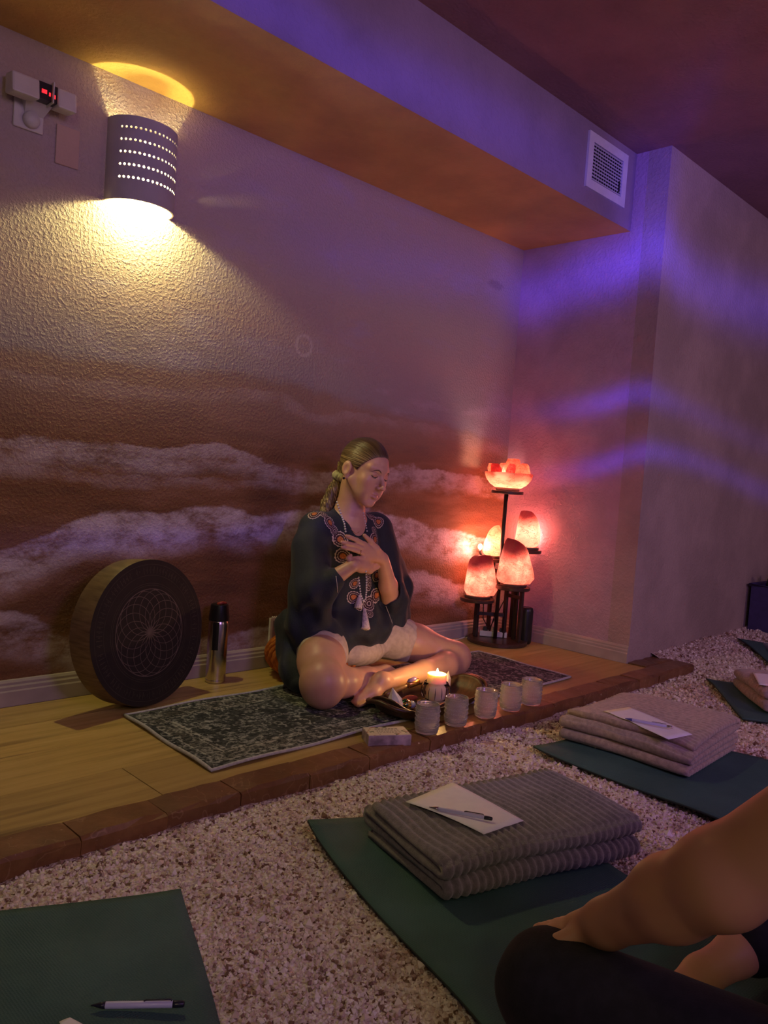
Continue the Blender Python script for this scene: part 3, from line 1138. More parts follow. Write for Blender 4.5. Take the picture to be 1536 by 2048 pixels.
def stone(c, rad, seed, planes=26, sharp=16, sub=4, taper=0.0, lean=(0, 0), flat=None, column=False, cut=None):
    """faceted, slightly rounded stone: soft intersection of random half spaces"""
    rr = np.random.default_rng(seed)
    bm = bmesh.new()
    bmesh.ops.create_icosphere(bm, subdivisions=sub, radius=1)
    P = np.array([v.co[:] for v in bm.verts])
    F = [tuple(v.index for v in f.verts) for f in bm.faces]
    bm.free()
    nn = rr.normal(size=(planes, 3))
    if column:
        nn[:, 2] = np.abs(nn[:, 2]) * 0.35 - 0.10
    nn = np.concatenate([nn, [(1, 0, 0), (-1, 0, 0), (0, 1, 0), (0, -1, 0), (0, 0, 1), (0, 0, -1)] + ([cut] if cut else [])])
    nn /= np.linalg.norm(nn, axis=1)[:, None]
    dd = np.concatenate([rr.uniform(0.78, 1.0, planes), [0.97] * 6 + ([0.80] if cut else [])])
    dot = np.clip(P @ nn.T, 0.02, None)
    q = (dot / dd[None]) ** sharp
    r = q.sum(1) ** (-1.0 / sharp)
    Q = P * r[:, None]
    zt = np.clip((Q[:, 2] + 1) / 2, 0, 1)
    k = 1 - taper * zt ** 1.3
    if column:                                    # rounded foot
        k = k * (1 - 0.9 * np.clip(0.16 - zt, 0, 1) ** 1.0 / 0.16 * 0.30)
    Q[:, 0] = Q[:, 0] * k + lean[0] * zt
    Q[:, 1] = Q[:, 1] * k + lean[1] * zt
    Q *= np.array(rad)
    if flat is not None:
        Q[:, 2] = np.maximum(Q[:, 2], flat)
    m = MB()
    m.add([(c[0] + a, c[1] + b, c[2] + d) for a, b, d in Q], F)
    return m


M_lampbase = plain('lamp_base_wood', (0.09, 0.045, 0.035), 0.5, var=0.2)
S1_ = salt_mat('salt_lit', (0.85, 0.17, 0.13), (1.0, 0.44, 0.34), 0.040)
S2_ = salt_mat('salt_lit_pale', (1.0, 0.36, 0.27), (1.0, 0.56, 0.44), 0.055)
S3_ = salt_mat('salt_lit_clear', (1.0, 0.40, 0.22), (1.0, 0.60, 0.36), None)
LAMPCOL = (1.0, 0.46, 0.34)


def salt_lamp(tier, label, h, rx, ry, seed, mat, power, taper, lean, cut, back=None):
    x, y, z, r = TIERS[tier]
    th = thing('salt_lamp', label, 'lamp', (x, y, z))
    m = MB()
    m.lathe([(0.0, 0.0), (rx * 0.78, 0.0), (rx * 0.80, 0.003), (rx * 0.80, 0.013), (rx * 0.78, 0.015), (0, 0.015)], 32, (x, y, z))
    obj('lamp_base', m, M_lampbase, th, auto=40)
    m = stone((x, y, z + 0.015 + h / 2), (rx * 1.05, ry * 1.05, h / 2), seed, planes=18, sharp=20, taper=taper, lean=lean, flat=-h / 2 * 0.93, column=True, cut=cut)
    zmin = min(v[2] for v in m.v)
    m.v = [(a, b, c + (z + 0.0152 - zmin)) for a, b, c in m.v]
    o = obj('salt_crystal', m, mat, th, True)
    # move the crystal's own origin to its middle so that the material's cap sits near the top
    me = o.data
    for v in me.vertices:
        v.co.z -= 0.015 + h * 0.5
    o.location.z += 0.015 + h * 0.5
    pl = point('salt_lamp_bulb', (0, 0, 0), power, LAMPCOL, 0.022)
    pl.parent = th
    pl.location = (0, 0, 0.015 + h * 0.36)
    if back is not None:                          # extra point light added behind the rock for the glow on the wall
        b = point('wall_glow_fill', (0, 0, 0), back[3], (1.0, 0.26, 0.20), 0.02)
        b.parent = th
        b.location = back[:3]
    return th


salt_lamp('t1', 'pear-shaped glowing salt lamp with dark top on the lowest, left shelf', 0.250, 0.087, 0.080, 5, S1_, 0.42, 0.30, (-0.10, 0.02), (-0.7, 0.2, 1.0))
salt_lamp('t2', 'tall glowing salt lamp with dark purple top on the middle front shelf', 0.258, 0.088, 0.082, 9, S1_, 0.46, 0.03, (0.0, 0.0), (0.45, -0.15, 1.2))
salt_lamp('t3', 'small pale glowing salt lamp tucked behind the stand pole', 0.178, 0.066, 0.062, 14, S3_, 0.45, 0.28, (0.0, 0.0), (-0.4, 0.2, 1.0))
salt_lamp('t4', 'rounded glowing salt lamp with slanted dark cap on the right shelf', 0.208, 0.080, 0.074, 21, S2_, 0.45, 0.12, (0.0, 0.0), (0.6, -0.5, 1.0), back=(0.062, 0.035, 0.075, 2.2))
# bare night bulb behind the small rear lamp, close to the mural wall
x3, y3, z3, r3 = TIERS['t3']
nb = thing('night_bulb', 'bare glowing bulb between small pale salt lamp and mural wall', 'bulb', (3.49, 2.690, z3 + 0.06))
m = MB().sphere((3.49, 2.690, z3 + 0.060), (0.013, 0.013, 0.017), 14, 10)
obj('bulb_glass', m, emit('night_bulb_glow', (1.0, 0.50, 0.18), 9.0), nb, True)
m = MB()
m.tube([(3.49, 2.690, z3 + 0.044), (3.49, 2.690, z3 + 0.030), (3.512, 2.682, z3 - 0.005)], 0.006, 8)
obj('bulb_socket', m, M_black, nb, True)
pl = point('night_bulb_lamp', (3.462, 2.672, z3 + 0.075), 2.3, (1.0, 0.25, 0.17), 0.015)
pl.parent = nb
pl.location = (3.462 - 3.49, 2.672 - 2.690, 0.015)

# bowl lamp with chunks
x5, y5, z5, r5 = TIERS['t5']
bw = thing('salt_bowl_lamp', 'glowing veined salt bowl heaped with rock chunks atop the pole', 'lamp', (x5, y5, z5))
m = MB()
m.lathe([(0, 0), (0.062, 0), (0.064, 0.004), (0.060, 0.016), (0, 0.016)], 32, (x5, y5, z5))
obj('lamp_base', m, M_lampbase, bw, auto=40)
m = MB()
m.lathe([(0.0, 0.016), (0.070, 0.016), (0.098, 0.034), (0.120, 0.062), (0.130, 0.094), (0.124, 0.097), (0.116, 0.092), (0.104, 0.064), (0.080, 0.042), (0.0, 0.034)], 56, (x5, y5, z5), fr=lambda a, i: 1 + 0.012 * math.sin(5 * a + 1))
t = NT('salt_bowl', 0.4)
p = t.pos(kind='Object')
w = t.noise(t.vmath('MULTIPLY', p, (1, 1, 3.2)), 13, 5, 0.6)
c = t.ramp(w, [(0.35, (1.0, 0.46, 0.34)), (0.5, (1.0, 0.60, 0.46)), (0.62, (1.0, 0.72, 0.56))])
c = t.mix(t.smooth(t.math('ABSOLUTE', t.math('SUBTRACT', w, 0.47)), 0.02, 0.0, 0, 0.7), c, (0.55, 0.18, 0.10))
t.color(c)
tr = t.n('BsdfTranslucent')
t.link(c, tr.inputs[0])
mx = t.n('MixShader')
mx.inputs[0].default_value = 0.8
t.t.links.new(t.b.outputs[0], mx.inputs[1])
t.t.links.new(tr.outputs[0], mx.inputs[2])
t.t.links.new(mx.outputs[0], t.out.inputs[0])
obj('bowl', m, t.m, bw, True)
pl = point('bowl_bulb', (0, 0, 0), 1.7, (1.0, 0.62, 0.50), 0.02)
pl.parent = bw
pl.location = (0, 0, 0.068)
S4_ = salt_mat('salt_chunk_pink', (0.95, 0.28, 0.18), (1.0, 0.52, 0.36), None)
S5_ = salt_mat('salt_chunk_dark', (0.42, 0.07, 0.08), (0.62, 0.15, 0.14), None)
cam_dir = Vector((-x5, -y5, 0)).normalized()
rt = Vector((-cam_dir.y, cam_dir.x, 0)) * -1
rt = Vector((CR.x, CR.y, 0)).normalized()
CH = [(-0.088, 0.02, 0.030, S4_, 'pink salt chunk at the left end of the glowing bowl'), (-0.066, 0.055, 0.030, S5_, 'dark red salt chunk at the front left of the glowing bowl'),
      (0.010, 0.050, 0.034, S5_, 'dark red pointed salt chunk at front centre of the glowing bowl'), (0.062, 0.052, 0.034, S4_, 'pink salt chunk at the front right of the glowing bowl'),
      (0.075, 0.0, 0.040, S4_, 'large pale salt chunk at the right side of the glowing bowl'), (0.018, -0.030, 0.042, S4_, 'tallest pale salt chunk in the middle of the glowing bowl'),
      (-0.030, -0.058, 0.036, S4_, 'pale salt chunk behind the middle of the glowing bowl'), (0.050, -0.072, 0.034, S4_, 'pale salt chunk at the back right of the glowing bowl')]
for i, (a, b, r, mt, lb) in enumerate(CH):
    q = Vector((x5, y5, 0)) + rt * a + cam_dir * b
    m = stone((q.x, q.y, z5 + 0.108 + (0.020 if i == 5 else 0)), (r * 0.95, r * 0.86, r * 1.15), 40 + i, planes=11, sharp=26, sub=3)
    o = obj('salt_chunk', m, mt, None)
    tag(o, lb, 'salt rock', 'salt chunks heaped in the bowl lamp')

# ---- speaker, cords, plugs in the corner
sp = on(1036, 1281, z=0.022)
spx, spy = 3.655, 2.465
spk = thing('portable_speaker', 'black upright cylinder speaker at the right side of the lamp stand', 'speaker', (spx, spy, 0))
m = MB()
m.lathe([(0.030, 0.0), (0.036, 0.006), (0.0375, 0.020), (0.0375, 0.180), (0.034, 0.195), (0.030, 0.200), (0.026, 0.197), (0, 0.196)], 32, (spx, spy, 0.0005))
obj('speaker_body', m, M_black, spk, auto=50)
obj('top_panel', MB().lathe([(0.0, 0.1966), (0.024, 0.1966), (0.024, 0.199), (0.0, 0.199)], 24, (spx, spy, 0.0005)), plain('speaker_top', (0.05, 0.04, 0.045), 0.25), spk)
M_cord = plain('cord_white', (0.66, 0.58, 0.58), 0.5)
M_cordb = plain('cord_dark', (0.02, 0.012, 0.012), 0.5)
m = MB()
pts = [on(898, 1282, z=0.004), on(915, 1279, z=0.004), on(930, 1274, z=0.004), Vector((3.44, 2.70, 0.004)), Vector((3.50, 2.722, 0.006)), Vector((3.60, 2.722, 0.006))]
m.tube(pts, 0.0035, 8)
cord_mb = m
m = MB()
m.tube([(3.44, 2.60, 0.222), (3.50, 2.64, 0.12), (3.53, 2.60, 0.04), (3.50, 2.63, 0.028), (3.545, 2.645, 0.028)], 0.003, 6)
m.tube([(3.58, 2.53, 0.304), (3.59, 2.60, 0.17), (3.56, 2.64, 0.05), (3.52, 2.62, 0.028)], 0.003, 6)
m.tube([(3.545, 2.57, 0.81), (3.538, 2.572, 0.70), (3.534, 2.57, 0.5), (3.536, 2.575, 0.20), (3.55, 2.63, 0.03)], 0.0025, 6)
tag(obj('lamp_cord', m, M_cordb, None, True), 'tangled dark lamp cords hanging inside the lamp stand', 'cord')
ps = thing('power_strip', 'white power strip half hidden among the legs of the lamp stand', 'power strip', (3.55, 2.60, 0.022))
obj('strip_body', MB().box((3.548, 2.600, 0.038), (0.15, 0.045, 0.030), Matrix.Rotation(-0.9, 3, 'Z')), M_white, ps, bevel=0.004)
obj('supply_cord', cord_mb, M_cord, ps, True)
for k_ in range(3):
    q = Vector((3.548, 2.600, 0.064)) + Matrix.Rotation(-0.9, 3, 'Z') @ Vector((-0.045 + 0.045 * k_, 0, 0))
    obj('plug', MB().box(q, (0.026, 0.026, 0.022), Matrix.Rotation(-0.9, 3, 'Z'), taper=0.8), M_black if k_ != 1 else M_white, ps, bevel=0.003)

# ---- wooden tray bowl
t = NT('tray_wood', 0.40)
p = t.pos()
t.color(t.ramp(t.noise(t.vmath('MULTIPLY', p, (2, 9, 9)), 7, 5, 0.6), [(0.3, (0.030, 0.013, 0.005)), (0.6, (0.065, 0.029, 0.010)), (0.8, (0.11, 0.052, 0.018))]))
t.bump(t.noise(t.vmath('MULTIPLY', p, (2, 9, 9)), 12, 4), 0.2, 0.003)
M_tray = t.m
TX, TY, TA = 2.268, 1.932, 0.09
TL, TW = 0.275, 0.122
tr_ = thing('wooden_tray', 'dark oval wooden tray with looped handles in front of the woman', 'tray', (TX, TY, 0.007))
ca, sa = math.cos(TA), math.sin(TA)


def tray_pt(a, k, z):
    ex = 0.64
    c_, s_ = math.cos(a), math.sin(a)
    x = TL * k * math.copysign(abs(c_) ** ex, c_)
    y = TW * k * math.copysign(abs(s_) ** ex, s_)
    return (TX + x * ca - y * sa, TY + x * sa + y * ca, z)


Z0 = 0.0115
m = MB()
nn = 72
rings = [(0.60, 0.0, 0), (0.78, 0.0, 0), (0.92, 0.022, 0), (0.985, 0.036, .9), (1.0, 0.040, 1), (0.970, 0.040, 1), (0.950, 0.034, .9), (0.89, 0.020, 0.3), (0.74, 0.010, 0), (0.55, 0.010, 0)]
V = []
for k_, z, e in rings:
    for i in range(nn):
        a = 2 * PI * i / nn
        V.append(tray_pt(a, k_, Z0 + z + e * 0.040 * abs(math.cos(a)) ** 7))
F = [(i * nn + k_, i * nn + (k_ + 1) % nn, (i + 1) * nn + (k_ + 1) % nn, (i + 1) * nn + k_) for i in range(len(rings) - 1) for k_ in range(nn)]
F += [tuple(range(nn - 1, -1, -1)), tuple((len(rings) - 1) * nn + k_ for k_ in range(nn))]
obj('tray_dish', m.add(V, F), M_tray, tr_, True)
for sgn in (-1, 1):
    m = MB()
    pts = []
    for i in range(15):
        a = (PI if sgn < 0 else 0) + (i / 14 - 0.5) * 1.5
        q = abs(i / 14 - 0.5) * 2
        pts.append(tray_pt(a, 1.03 + 0.06 * (1 - q * q), Z0 + 0.076 - 0.008 * (1 - q * q) - 0.030 * q))
    m.tube(pts, [0.005 + 0.004 * math.sin(PI * i / 14) for i in range(15)], 10)
    obj('handle', m, M_tray, tr_, True)
ZT = Z0 + 0.0105

# ---- things in the tray
t = NT('clear_quartz', 0.08)
p = t.pos(kind='Object')
t.color(t.mix(t.smooth(t.noise(p, 60, 4), 0.4, 0.7), (0.92, 0.90, 0.92), (0.70, 0.66, 0.70)))
t.set(Transmission_Weight=0.35, IOR=1.54)
M_quartz = t.m


def crystal(c, r, h, tip, axis, seed, n=6):
    rr = random.Random(seed)
    ax = Vector(axis).normalized()
    R = ax.to_track_quat('Z', 'Y').to_matrix()
    V = []
    for z in (0, h - tip):
        for k in range(n):
            a = 2 * PI * k / n
            q = r * (1 + rr.uniform(-.12, .12) * (z == 0)) * (0.92 if z else 1)
            V.append(Vector(c) + R @ Vector((q * math.cos(a), q * math.sin(a) * 0.85, z + rr.uniform(-.08, .08) * r * (z > 0))))
    V.append(Vector(c) + R @ Vector((rr.uniform(-.2, .2) * r, 0, h)))
    F = [tuple(range(n - 1, -1, -1))] + [(k, (k + 1) % n, n + (k + 1) % n, n + k) for k in range(n)] + [(n + k, n + (k + 1) % n, 2 * n) for k in range(n)]
    return MB().add(V, F)


q = on(792, 1424, z=ZT)
o = obj('quartz_crystal', crystal((q.x, q.y, ZT + 0.006), 0.033, 0.088, 0.044, (-0.25, 0.05, 1), 3), M_quartz, None)
tag(o, 'clear pointed quartz crystal at the left end of the wooden tray', 'crystal')
q = on(899, 1412, z=ZT)
o = obj('crystal_tower', crystal((2.405, 1.965, ZT), 0.016, 0.100, 0.030, (0, 0, 1), 8), plain('milky_quartz', (0.72, 0.60, 0.60), 0.25, Transmission_Weight=0.3), None)
tag(o, 'slim milky crystal tower standing right of the candle', 'crystal')
t = NT('green_gold_glaze', 0.12)
p = t.pos(kind='Object')
t.color(t.mix(t.smooth(t.noise(p, 70, 3), 0.48, 0.56), (0.012, 0.10, 0.05), (0.75, 0.45, 0.12)))
t.b.inputs['Metallic'].default_value = 0.8
q = on(810, 1424, z=ZT)
o = obj('glass_ball', MB().sphere((q.x + .006, q.y + .006, ZT + 0.024), 0.0225, 24, 16), t.m, None, True)
tag(o, 'small shiny green and gold ball beside the quartz crystal', 'ball')
o = obj('blue_grey_stone', stone((q.x + 0.052, q.y + 0.018, ZT + 0.015), (0.022, 0.017, 0.014), 61, sub=3), plain('blue_grey_stone', (0.22, 0.25, 0.34), 0.3), None, True)
tag(o, 'smooth blue-grey stone right of the green ball', 'stone')
o = obj('purple_slab', stone((q.x + 0.062, q.y - 0.040, ZT + 0.011), (0.042, 0.020, 0.010), 62, planes=9, sharp=24, sub=3), plain('purple_slab', (0.38, 0.25, 0.30), 0.35), None)
tag(o, 'flat purplish stone slab lying at the front of the tray', 'stone')
o = obj('red_stone', stone((q.x + 0.115, q.y + 0.085, ZT + 0.012), (0.045, 0.018, 0.012), 63, sub=3), plain('red_stone', (0.36, 0.07, 0.03), 0.35), None, True)
tag(o, 'flat reddish stone in the tray left of the candle', 'stone')
o = obj('dark_stone', stone((q.x + 0.120, q.y + 0.030, ZT + 0.010), (0.034, 0.014, 0.010), 64, planes=9, sharp=24, sub=3), plain('dark_stone', (0.03, 0.025, 0.025), 0.2), None)
tag(o, 'narrow dark stone in the tray beside the candle holder', 'stone')
wd = thing('striker_mallet', 'wooden striker with gold-striped end resting across the tray rim', 'mallet', (2.17, 2.03, 0.06))
wa, wb = Vector((2.105, 2.010, 0.060)), Vector((2.255, 1.985, 0.098))
m = MB()
pts = [wa.lerp(wb, s) for s in (0, .05, .3, .55, .68)]
m.tube(pts, [0.006, 0.010, 0.011, 0.008, 0.008], 12)
obj('handle', m, plain('striker_wood', (0.20, 0.10, 0.035), 0.4, var=0.2), wd, True)
t = NT('gold_stripe', 0.25)
w_ = t.n('TexWave')
w_.bands_direction = 'Z'
w_.inputs['Scale'].default_value = 55
t.link(t.pos(), w_.inputs['Vector'])
t.color(t.mix(w_.outputs['Fac'], (0.10, 0.03, 0.01), (0.85, 0.42, 0.10)))
t.b.inputs['Metallic'].default_value = 0.7
m = MB()
m.tube([wa.lerp(wb, s) for s in (.66, .70, .98, 1.0)], [0.009, 0.0145, 0.0145, 0.012], 16)
obj('striped_head', m, t.m, wd, True)
m = MB()
m.tube([wa.lerp(wb, s) + Vector((0, 0, 0.012)) for s in (.66, .72, .90, .95)], [0.003, 0.010, 0.010, 0.004], 10)
obj('purple_gem', m, plain('purple_gem', (0.20, 0.12, 0.30), 0.15), wd, True)

# ---- candle in a cut-glass holder
t = NT('cut_glass', 0.03)
t.color((0.98, 0.96, 0.94))
t.set(Transmission_Weight=1.0, IOR=1.18)
M_glass = t.m
cxw, cyw = 2.292, 1.925
hd = thing('candle_holder', 'round cut-glass candle holder with dark leaf flutes in the tray', 'candle holder', (cxw, cyw, ZT))
m = MB()
fl_ = lambda a, i: 1 + (0.035 * max(0, math.cos(12 * a)) if i in (3, 4, 5) else 0)
m.lathe([(0.0, 0.0), (0.030, 0.0), (0.036, 0.006), (0.052, 0.026), (0.0565, 0.046), (0.053, 0.066), (0.045, 0.081), (0.0425, 0.081), (0.049, 0.066), (0.052, 0.046), (0.047, 0.027), (0.032, 0.011), (0.0, 0.009)], 72, (cxw, cyw, ZT), fr=fl_)
obj('glass_bowl', m, M_glass, hd, True)
m = MB()
for k_ in range(14):
    a = 2 * PI * (k_ + 0.5) / 14
    pts = [(cxw + (r_ + 0.0014) * math.cos(a), cyw + (r_ + 0.0014) * math.sin(a), ZT + z_) for r_, z_ in ((0.0495, 0.022), (0.0545, 0.034), (0.0566, 0.046), (0.0548, 0.058), (0.0505, 0.070))]
    m.tube(pts, [0.0004, 0.0011, 0.0016, 0.0011, 0.0004], 6)
obj('leaf_flute', m, plain('dark_flute', (0.02, 0.015, 0.013), 0.3), hd, True)
cd = thing('pillar_candle', 'lit cream pillar candle sitting inside the cut-glass holder', 'candle', (cxw, cyw, ZT + 0.012))
t = NT('candle_wax', 0.4)
t.color(t.mix(t.smooth(t.noise(t.pos(), 30, 3), .3, .7), (0.93, 0.80, 0.52), (0.97, 0.86, 0.60)))
t.set(Subsurface_Weight=0.6, Subsurface_Radius=(0.04, 0.022, 0.008), Subsurface_Scale=0.6)
m = MB()
m.lathe([(0.0, 0.0), (0.036, 0.0), (0.0375, 0.003), (0.0375, 0.098), (0.036, 0.101), (0.032, 0.0995), (0.015, 0.094), (0.0, 0.093)], 48, (cxw, cyw, ZT + 0.012))
obj('wax', m, t.m, cd, True)
zf = ZT + 0.012 + 0.093
obj('wick', MB().tube([(cxw, cyw, zf - .002), (cxw + .001, cyw, zf + 0.010)], 0.0011, 6), M_black, cd)
m = MB()
m.lathe([(0.0, 0.0), (0.004, 0.003), (0.0055, 0.008), (0.0042, 0.014), (0.0018, 0.020), (0.0, 0.024)], 14, (cxw + .001, cyw, zf + 0.005))
obj('flame', m, emit('flame_glow', (1.0, 0.72, 0.32), 26.0), cd, True)
pl = point('flame_lamp', (0, 0, 0), 0.85, (1.0, 0.55, 0.18), 0.006)
pl.parent = cd
pl.location = (0.001, 0, zf + 0.042 - (ZT + 0.012))

# ---- five beaded glass tumblers along the curb
t = NT('tumbler_glass', 0.10)
t.color((0.97, 0.95, 0.95))
t.set(Transmission_Weight=0.88, IOR=1.38)
t.b.inputs['Roughness'].default_value = 0.05
M_tumbler = t.m
GLS = ['first, nearest', 'second', 'third, middle', 'fourth', 'fifth, farthest']
gp = [on(866, 1471, z=0.006), on(927, 1456, z=0.006), on(982, 1438, z=0.006), on(1032, 1424, z=0.006), on(1074, 1413, z=0.006)]
g0 = None
GL = ['ribbed glass tumbler right in front of the candle', 'ribbed glass tumbler second from the candle, right of the card box', 'ribbed glass tumbler in the middle of the row of five', 'ribbed glass tumbler second from the far end of the row', 'ribbed glass tumbler at the far right end of the row']
m = MB()
prof = [(0.0, 0.0), (0.034, 0.0), (0.0385, 0.004), (0.0395, 0.010)]
z = 0.014
while z < 0.090:
    prof += [(0.0398, z), (0.0415, z + 0.0018), (0.0398, z + 0.0036)]
    z += 0.0052
prof += [(0.0402, 0.094), (0.0405, 0.0985), (0.0395, 0.1), (0.0378, 0.0985), (0.0375, 0.05), (0.0365, 0.014), (0.030, 0.010), (0.0, 0.009)]
m.lathe(prof, 48)
dots = MB()
for zr in (0.030, 0.046, 0.061, 0.077):
    for k_ in range(30):
        a = 2 * PI * k_ / 30
        dots.sphere((0.0412 * math.cos(a), 0.0412 * math.sin(a), zr), 0.0026, 8, 5)
for i, q in enumerate(gp):
    if g0 is None:
        g0 = thing('glass_tumbler', GL[0], 'glass', (q.x, max(q.y, 1.738), 0.0085), 'ribbed tumblers in a row on the curb')
        obj('tumbler', m, M_tumbler, g0, True, local=True)
        bd = obj('beaded_bands', dots, M_tumbler, g0, True, local=True)
    else:
        g = copy_tree(g0)
        g.location = (q.x, max(q.y, 1.738), 0.0085)
        g.rotation_euler.z = i * 1.3
        g['label'] = GL[i]

# ---- printed card box
zt = 0.037
bc = [on(735, 1474, z=zt), on(820, 1472, z=zt), on(811, 1450, z=zt), on(727, 1452, z=zt)]
cb_c = sum(bc, Vector()) / 4
ux = ((bc[1] - bc[0]) + (bc[2] - bc[3])) / 2
bw_, bd_ = ux.length, 0.085
ux.normalize()
uy = Vector((-ux.y, ux.x, 0))
rotm = Matrix((ux, uy, Vector((0, 0, 1)))).transposed()
bx_ = thing('card_box', 'small card box with floral cream lid standing left of the glasses', 'box', (cb_c.x, cb_c.y, 0.001))
obj('box_body', MB().box((cb_c.x, cb_c.y, 0.0185), (bw_, bd_, 0.035), rotm), plain('box_side', (0.36, 0.27, 0.31), 0.5, var=0.5, scale=22), bx_, bevel=0.001)
t = NT('box_lid_print', 0.45)
p = t.pos(kind='Object')
nz = t.noise(p, 38, 5, 0.6)
c = t.mix(t.smooth(nz, 0.56, 0.60), (0.66, 0.58, 0.42), (0.10, 0.13, 0.06))
c = t.mix(t.smooth(t.noise(p, 31, 4), 0.60, 0.63), c, (0.40, 0.15, 0.07))
t.color(c)
obj('lid_print', MB().box((cb_c.x, cb_c.y, 0.0366), (bw_ - 0.004, bd_ - 0.004, 0.0012), rotm), t.m, bx_)
lab = MB()
lab.box((cb_c.x, cb_c.y, 0.0374), (bw_ * 0.62, bd_ * 0.60, 0.0005), rotm)
obj('title_panel', lab, plain('box_title_panel', (0.64, 0.57, 0.42), 0.5, var=0.04), bx_)
ink = MB()
for row in range(5):                              # illegible lines of small type, as in the photograph
    xx = -bw_ * 0.26 + random.uniform(0, 0.006)
    while xx < bw_ * 0.26:
        w = random.uniform(0.004, 0.010)
        pq = Vector((cb_c.x, cb_c.y, 0.0378)) + ux * (xx + w / 2) + uy * (bd_ * (0.22 - 0.105 * row))
        ink.box(pq, (w, 0.0026 if row else 0.005, 0.0003), rotm)
        xx += w + 0.003
obj('printed_lines', ink, plain('box_ink', (0.20, 0.16, 0.12), 0.6), bx_)

# ================================================================ MATS, BLANKETS, PAPERS, PENS
t = NT('mat_foam', 0.75)
p = t.pos()
c = t.mix(t.smooth(t.noise(p, 6, 4), 0.3, 0.7), (0.036, 0.098, 0.098), (0.050, 0.126, 0.126))
t.color(c)
br = t.voronoi(p, 210, 'Distance', 'F1', 0.25)
t.bump(br, 0.5, 0.003)
M_mat = t.m
M_matedge = plain('mat_edge', (0.018, 0.034, 0.030), 0.8)


def yoga_mat(label, A, B, L, wav=0.006, seed=0, curl=0.012):
    """A, B: the two corners of the end that faces the platform; the mat runs L metres away from it"""
    A, B = Vector(A), Vector(B)
    w = B - A
    d = Vector((w.y, -w.x)).normalized()
    th = thing('yoga_mat', label, 'yoga mat', ((A.x + B.x) / 2, (A.y + B.y) / 2, 0), 'green yoga mats laid out on the salt')
    nu, nv_ = 26, 70
    us, vs = np.linspace(0, 1, nu), np.linspace(0, 1, nv_)
    U, Vv = np.meshgrid(us, vs, indexing='ij')
    wob = 0.012 * np.sin(Vv * 9 + seed * 2.1) * (1 - 2 * U)
    X = A.x + w.x * (U + wob) + d.x * L * Vv
    Y = A.y + w.y * (U + wob) + d.y * L * Vv
    lo = terrain_base(X, Y) + 0.003
    e = np.minimum(U, 1 - U)
    Z = lo + 0.018 + wav * np.sin(Vv * L * 7.5 + seed) * np.exp(-e * 9) + curl * np.exp(-Vv * L * 16) * (0.5 + 0.5 * np.sin(U * 5 + seed))
    m = MB()
    V = np.stack([X, Y, Z], -1).reshape(-1, 3)
    F = [(i * nv_ + j, (i + 1) * nv_ + j, (i + 1) * nv_ + j + 1, i * nv_ + j + 1) for i in range(nu - 1) for j in range(nv_ - 1)]
    m.add(V.tolist(), F)
    o = obj('mat_sheet', m, [M_mat, M_matedge], th, True)
    s = o.modifiers.new('solid', 'SOLIDIFY')
    s.thickness = 0.006
    s.offset = -1
    s.material_offset_rim = 1
    me = o.data
    if sum(f.normal.z for f in me.polygons) < 0:
        me.flip_normals()
    return th


def matz(x, y):
    return float(terrain_base(x, y) + 0.003 + 0.018)


yoga_mat('green yoga mat at the bottom left with only a pen and paper corner', (0.30, 1.652), (0.893, 1.392), 1.65, seed=1)
yoga_mat('green yoga mat at bottom centre under the nearest ribbed blanket', (1.292, 1.462), (1.895, 1.265), 1.70, seed=2, curl=0.02)
yoga_mat('green yoga mat at middle right under the second folded blanket', (2.285, 1.470), (2.915, 1.440), 1.70, 0.008, seed=3, curl=0.02)
yoga_mat('green yoga mat at the right edge behind the second blanket', (3.36, 1.175), (3.905, 1.560), 1.70, 0.006, seed=4)
yoga_mat('farthest dark yoga mat at the right edge beyond the others', (4.36, 1.33), (4.80, 1.75), 1.70, 0.004, seed=5)


def fleece(name, c, cool):
    t = NT(name, 0.95)
    p = t.pos(kind='Object')
    nz = t.noise(p, 60, 4, 0.6)
    t.color(t.mix(t.smooth(nz, 0.3, 0.7), tuple(k * 0.75 for k in c), tuple(min(1, k * 1.2) for k in c)))
    t.bump(t.noise(p, 260, 3, 0.6), 0.6, 0.004)
    t.set(Sheen_Weight=0.35, Sheen_Roughness=0.6)
    return t.m


M_fl_grey = fleece('fleece_grey', (0.20, 0.172, 0.185), 0)
M_fl_taupe = fleece('fleece_taupe', (0.40, 0.29, 0.24), 0)
M_fl_rose = fleece('fleece_rose', (0.36, 0.25, 0.24), 0)
M_fl_navy = fleece('fleece_navy', (0.045, 0.05, 0.085), 0)


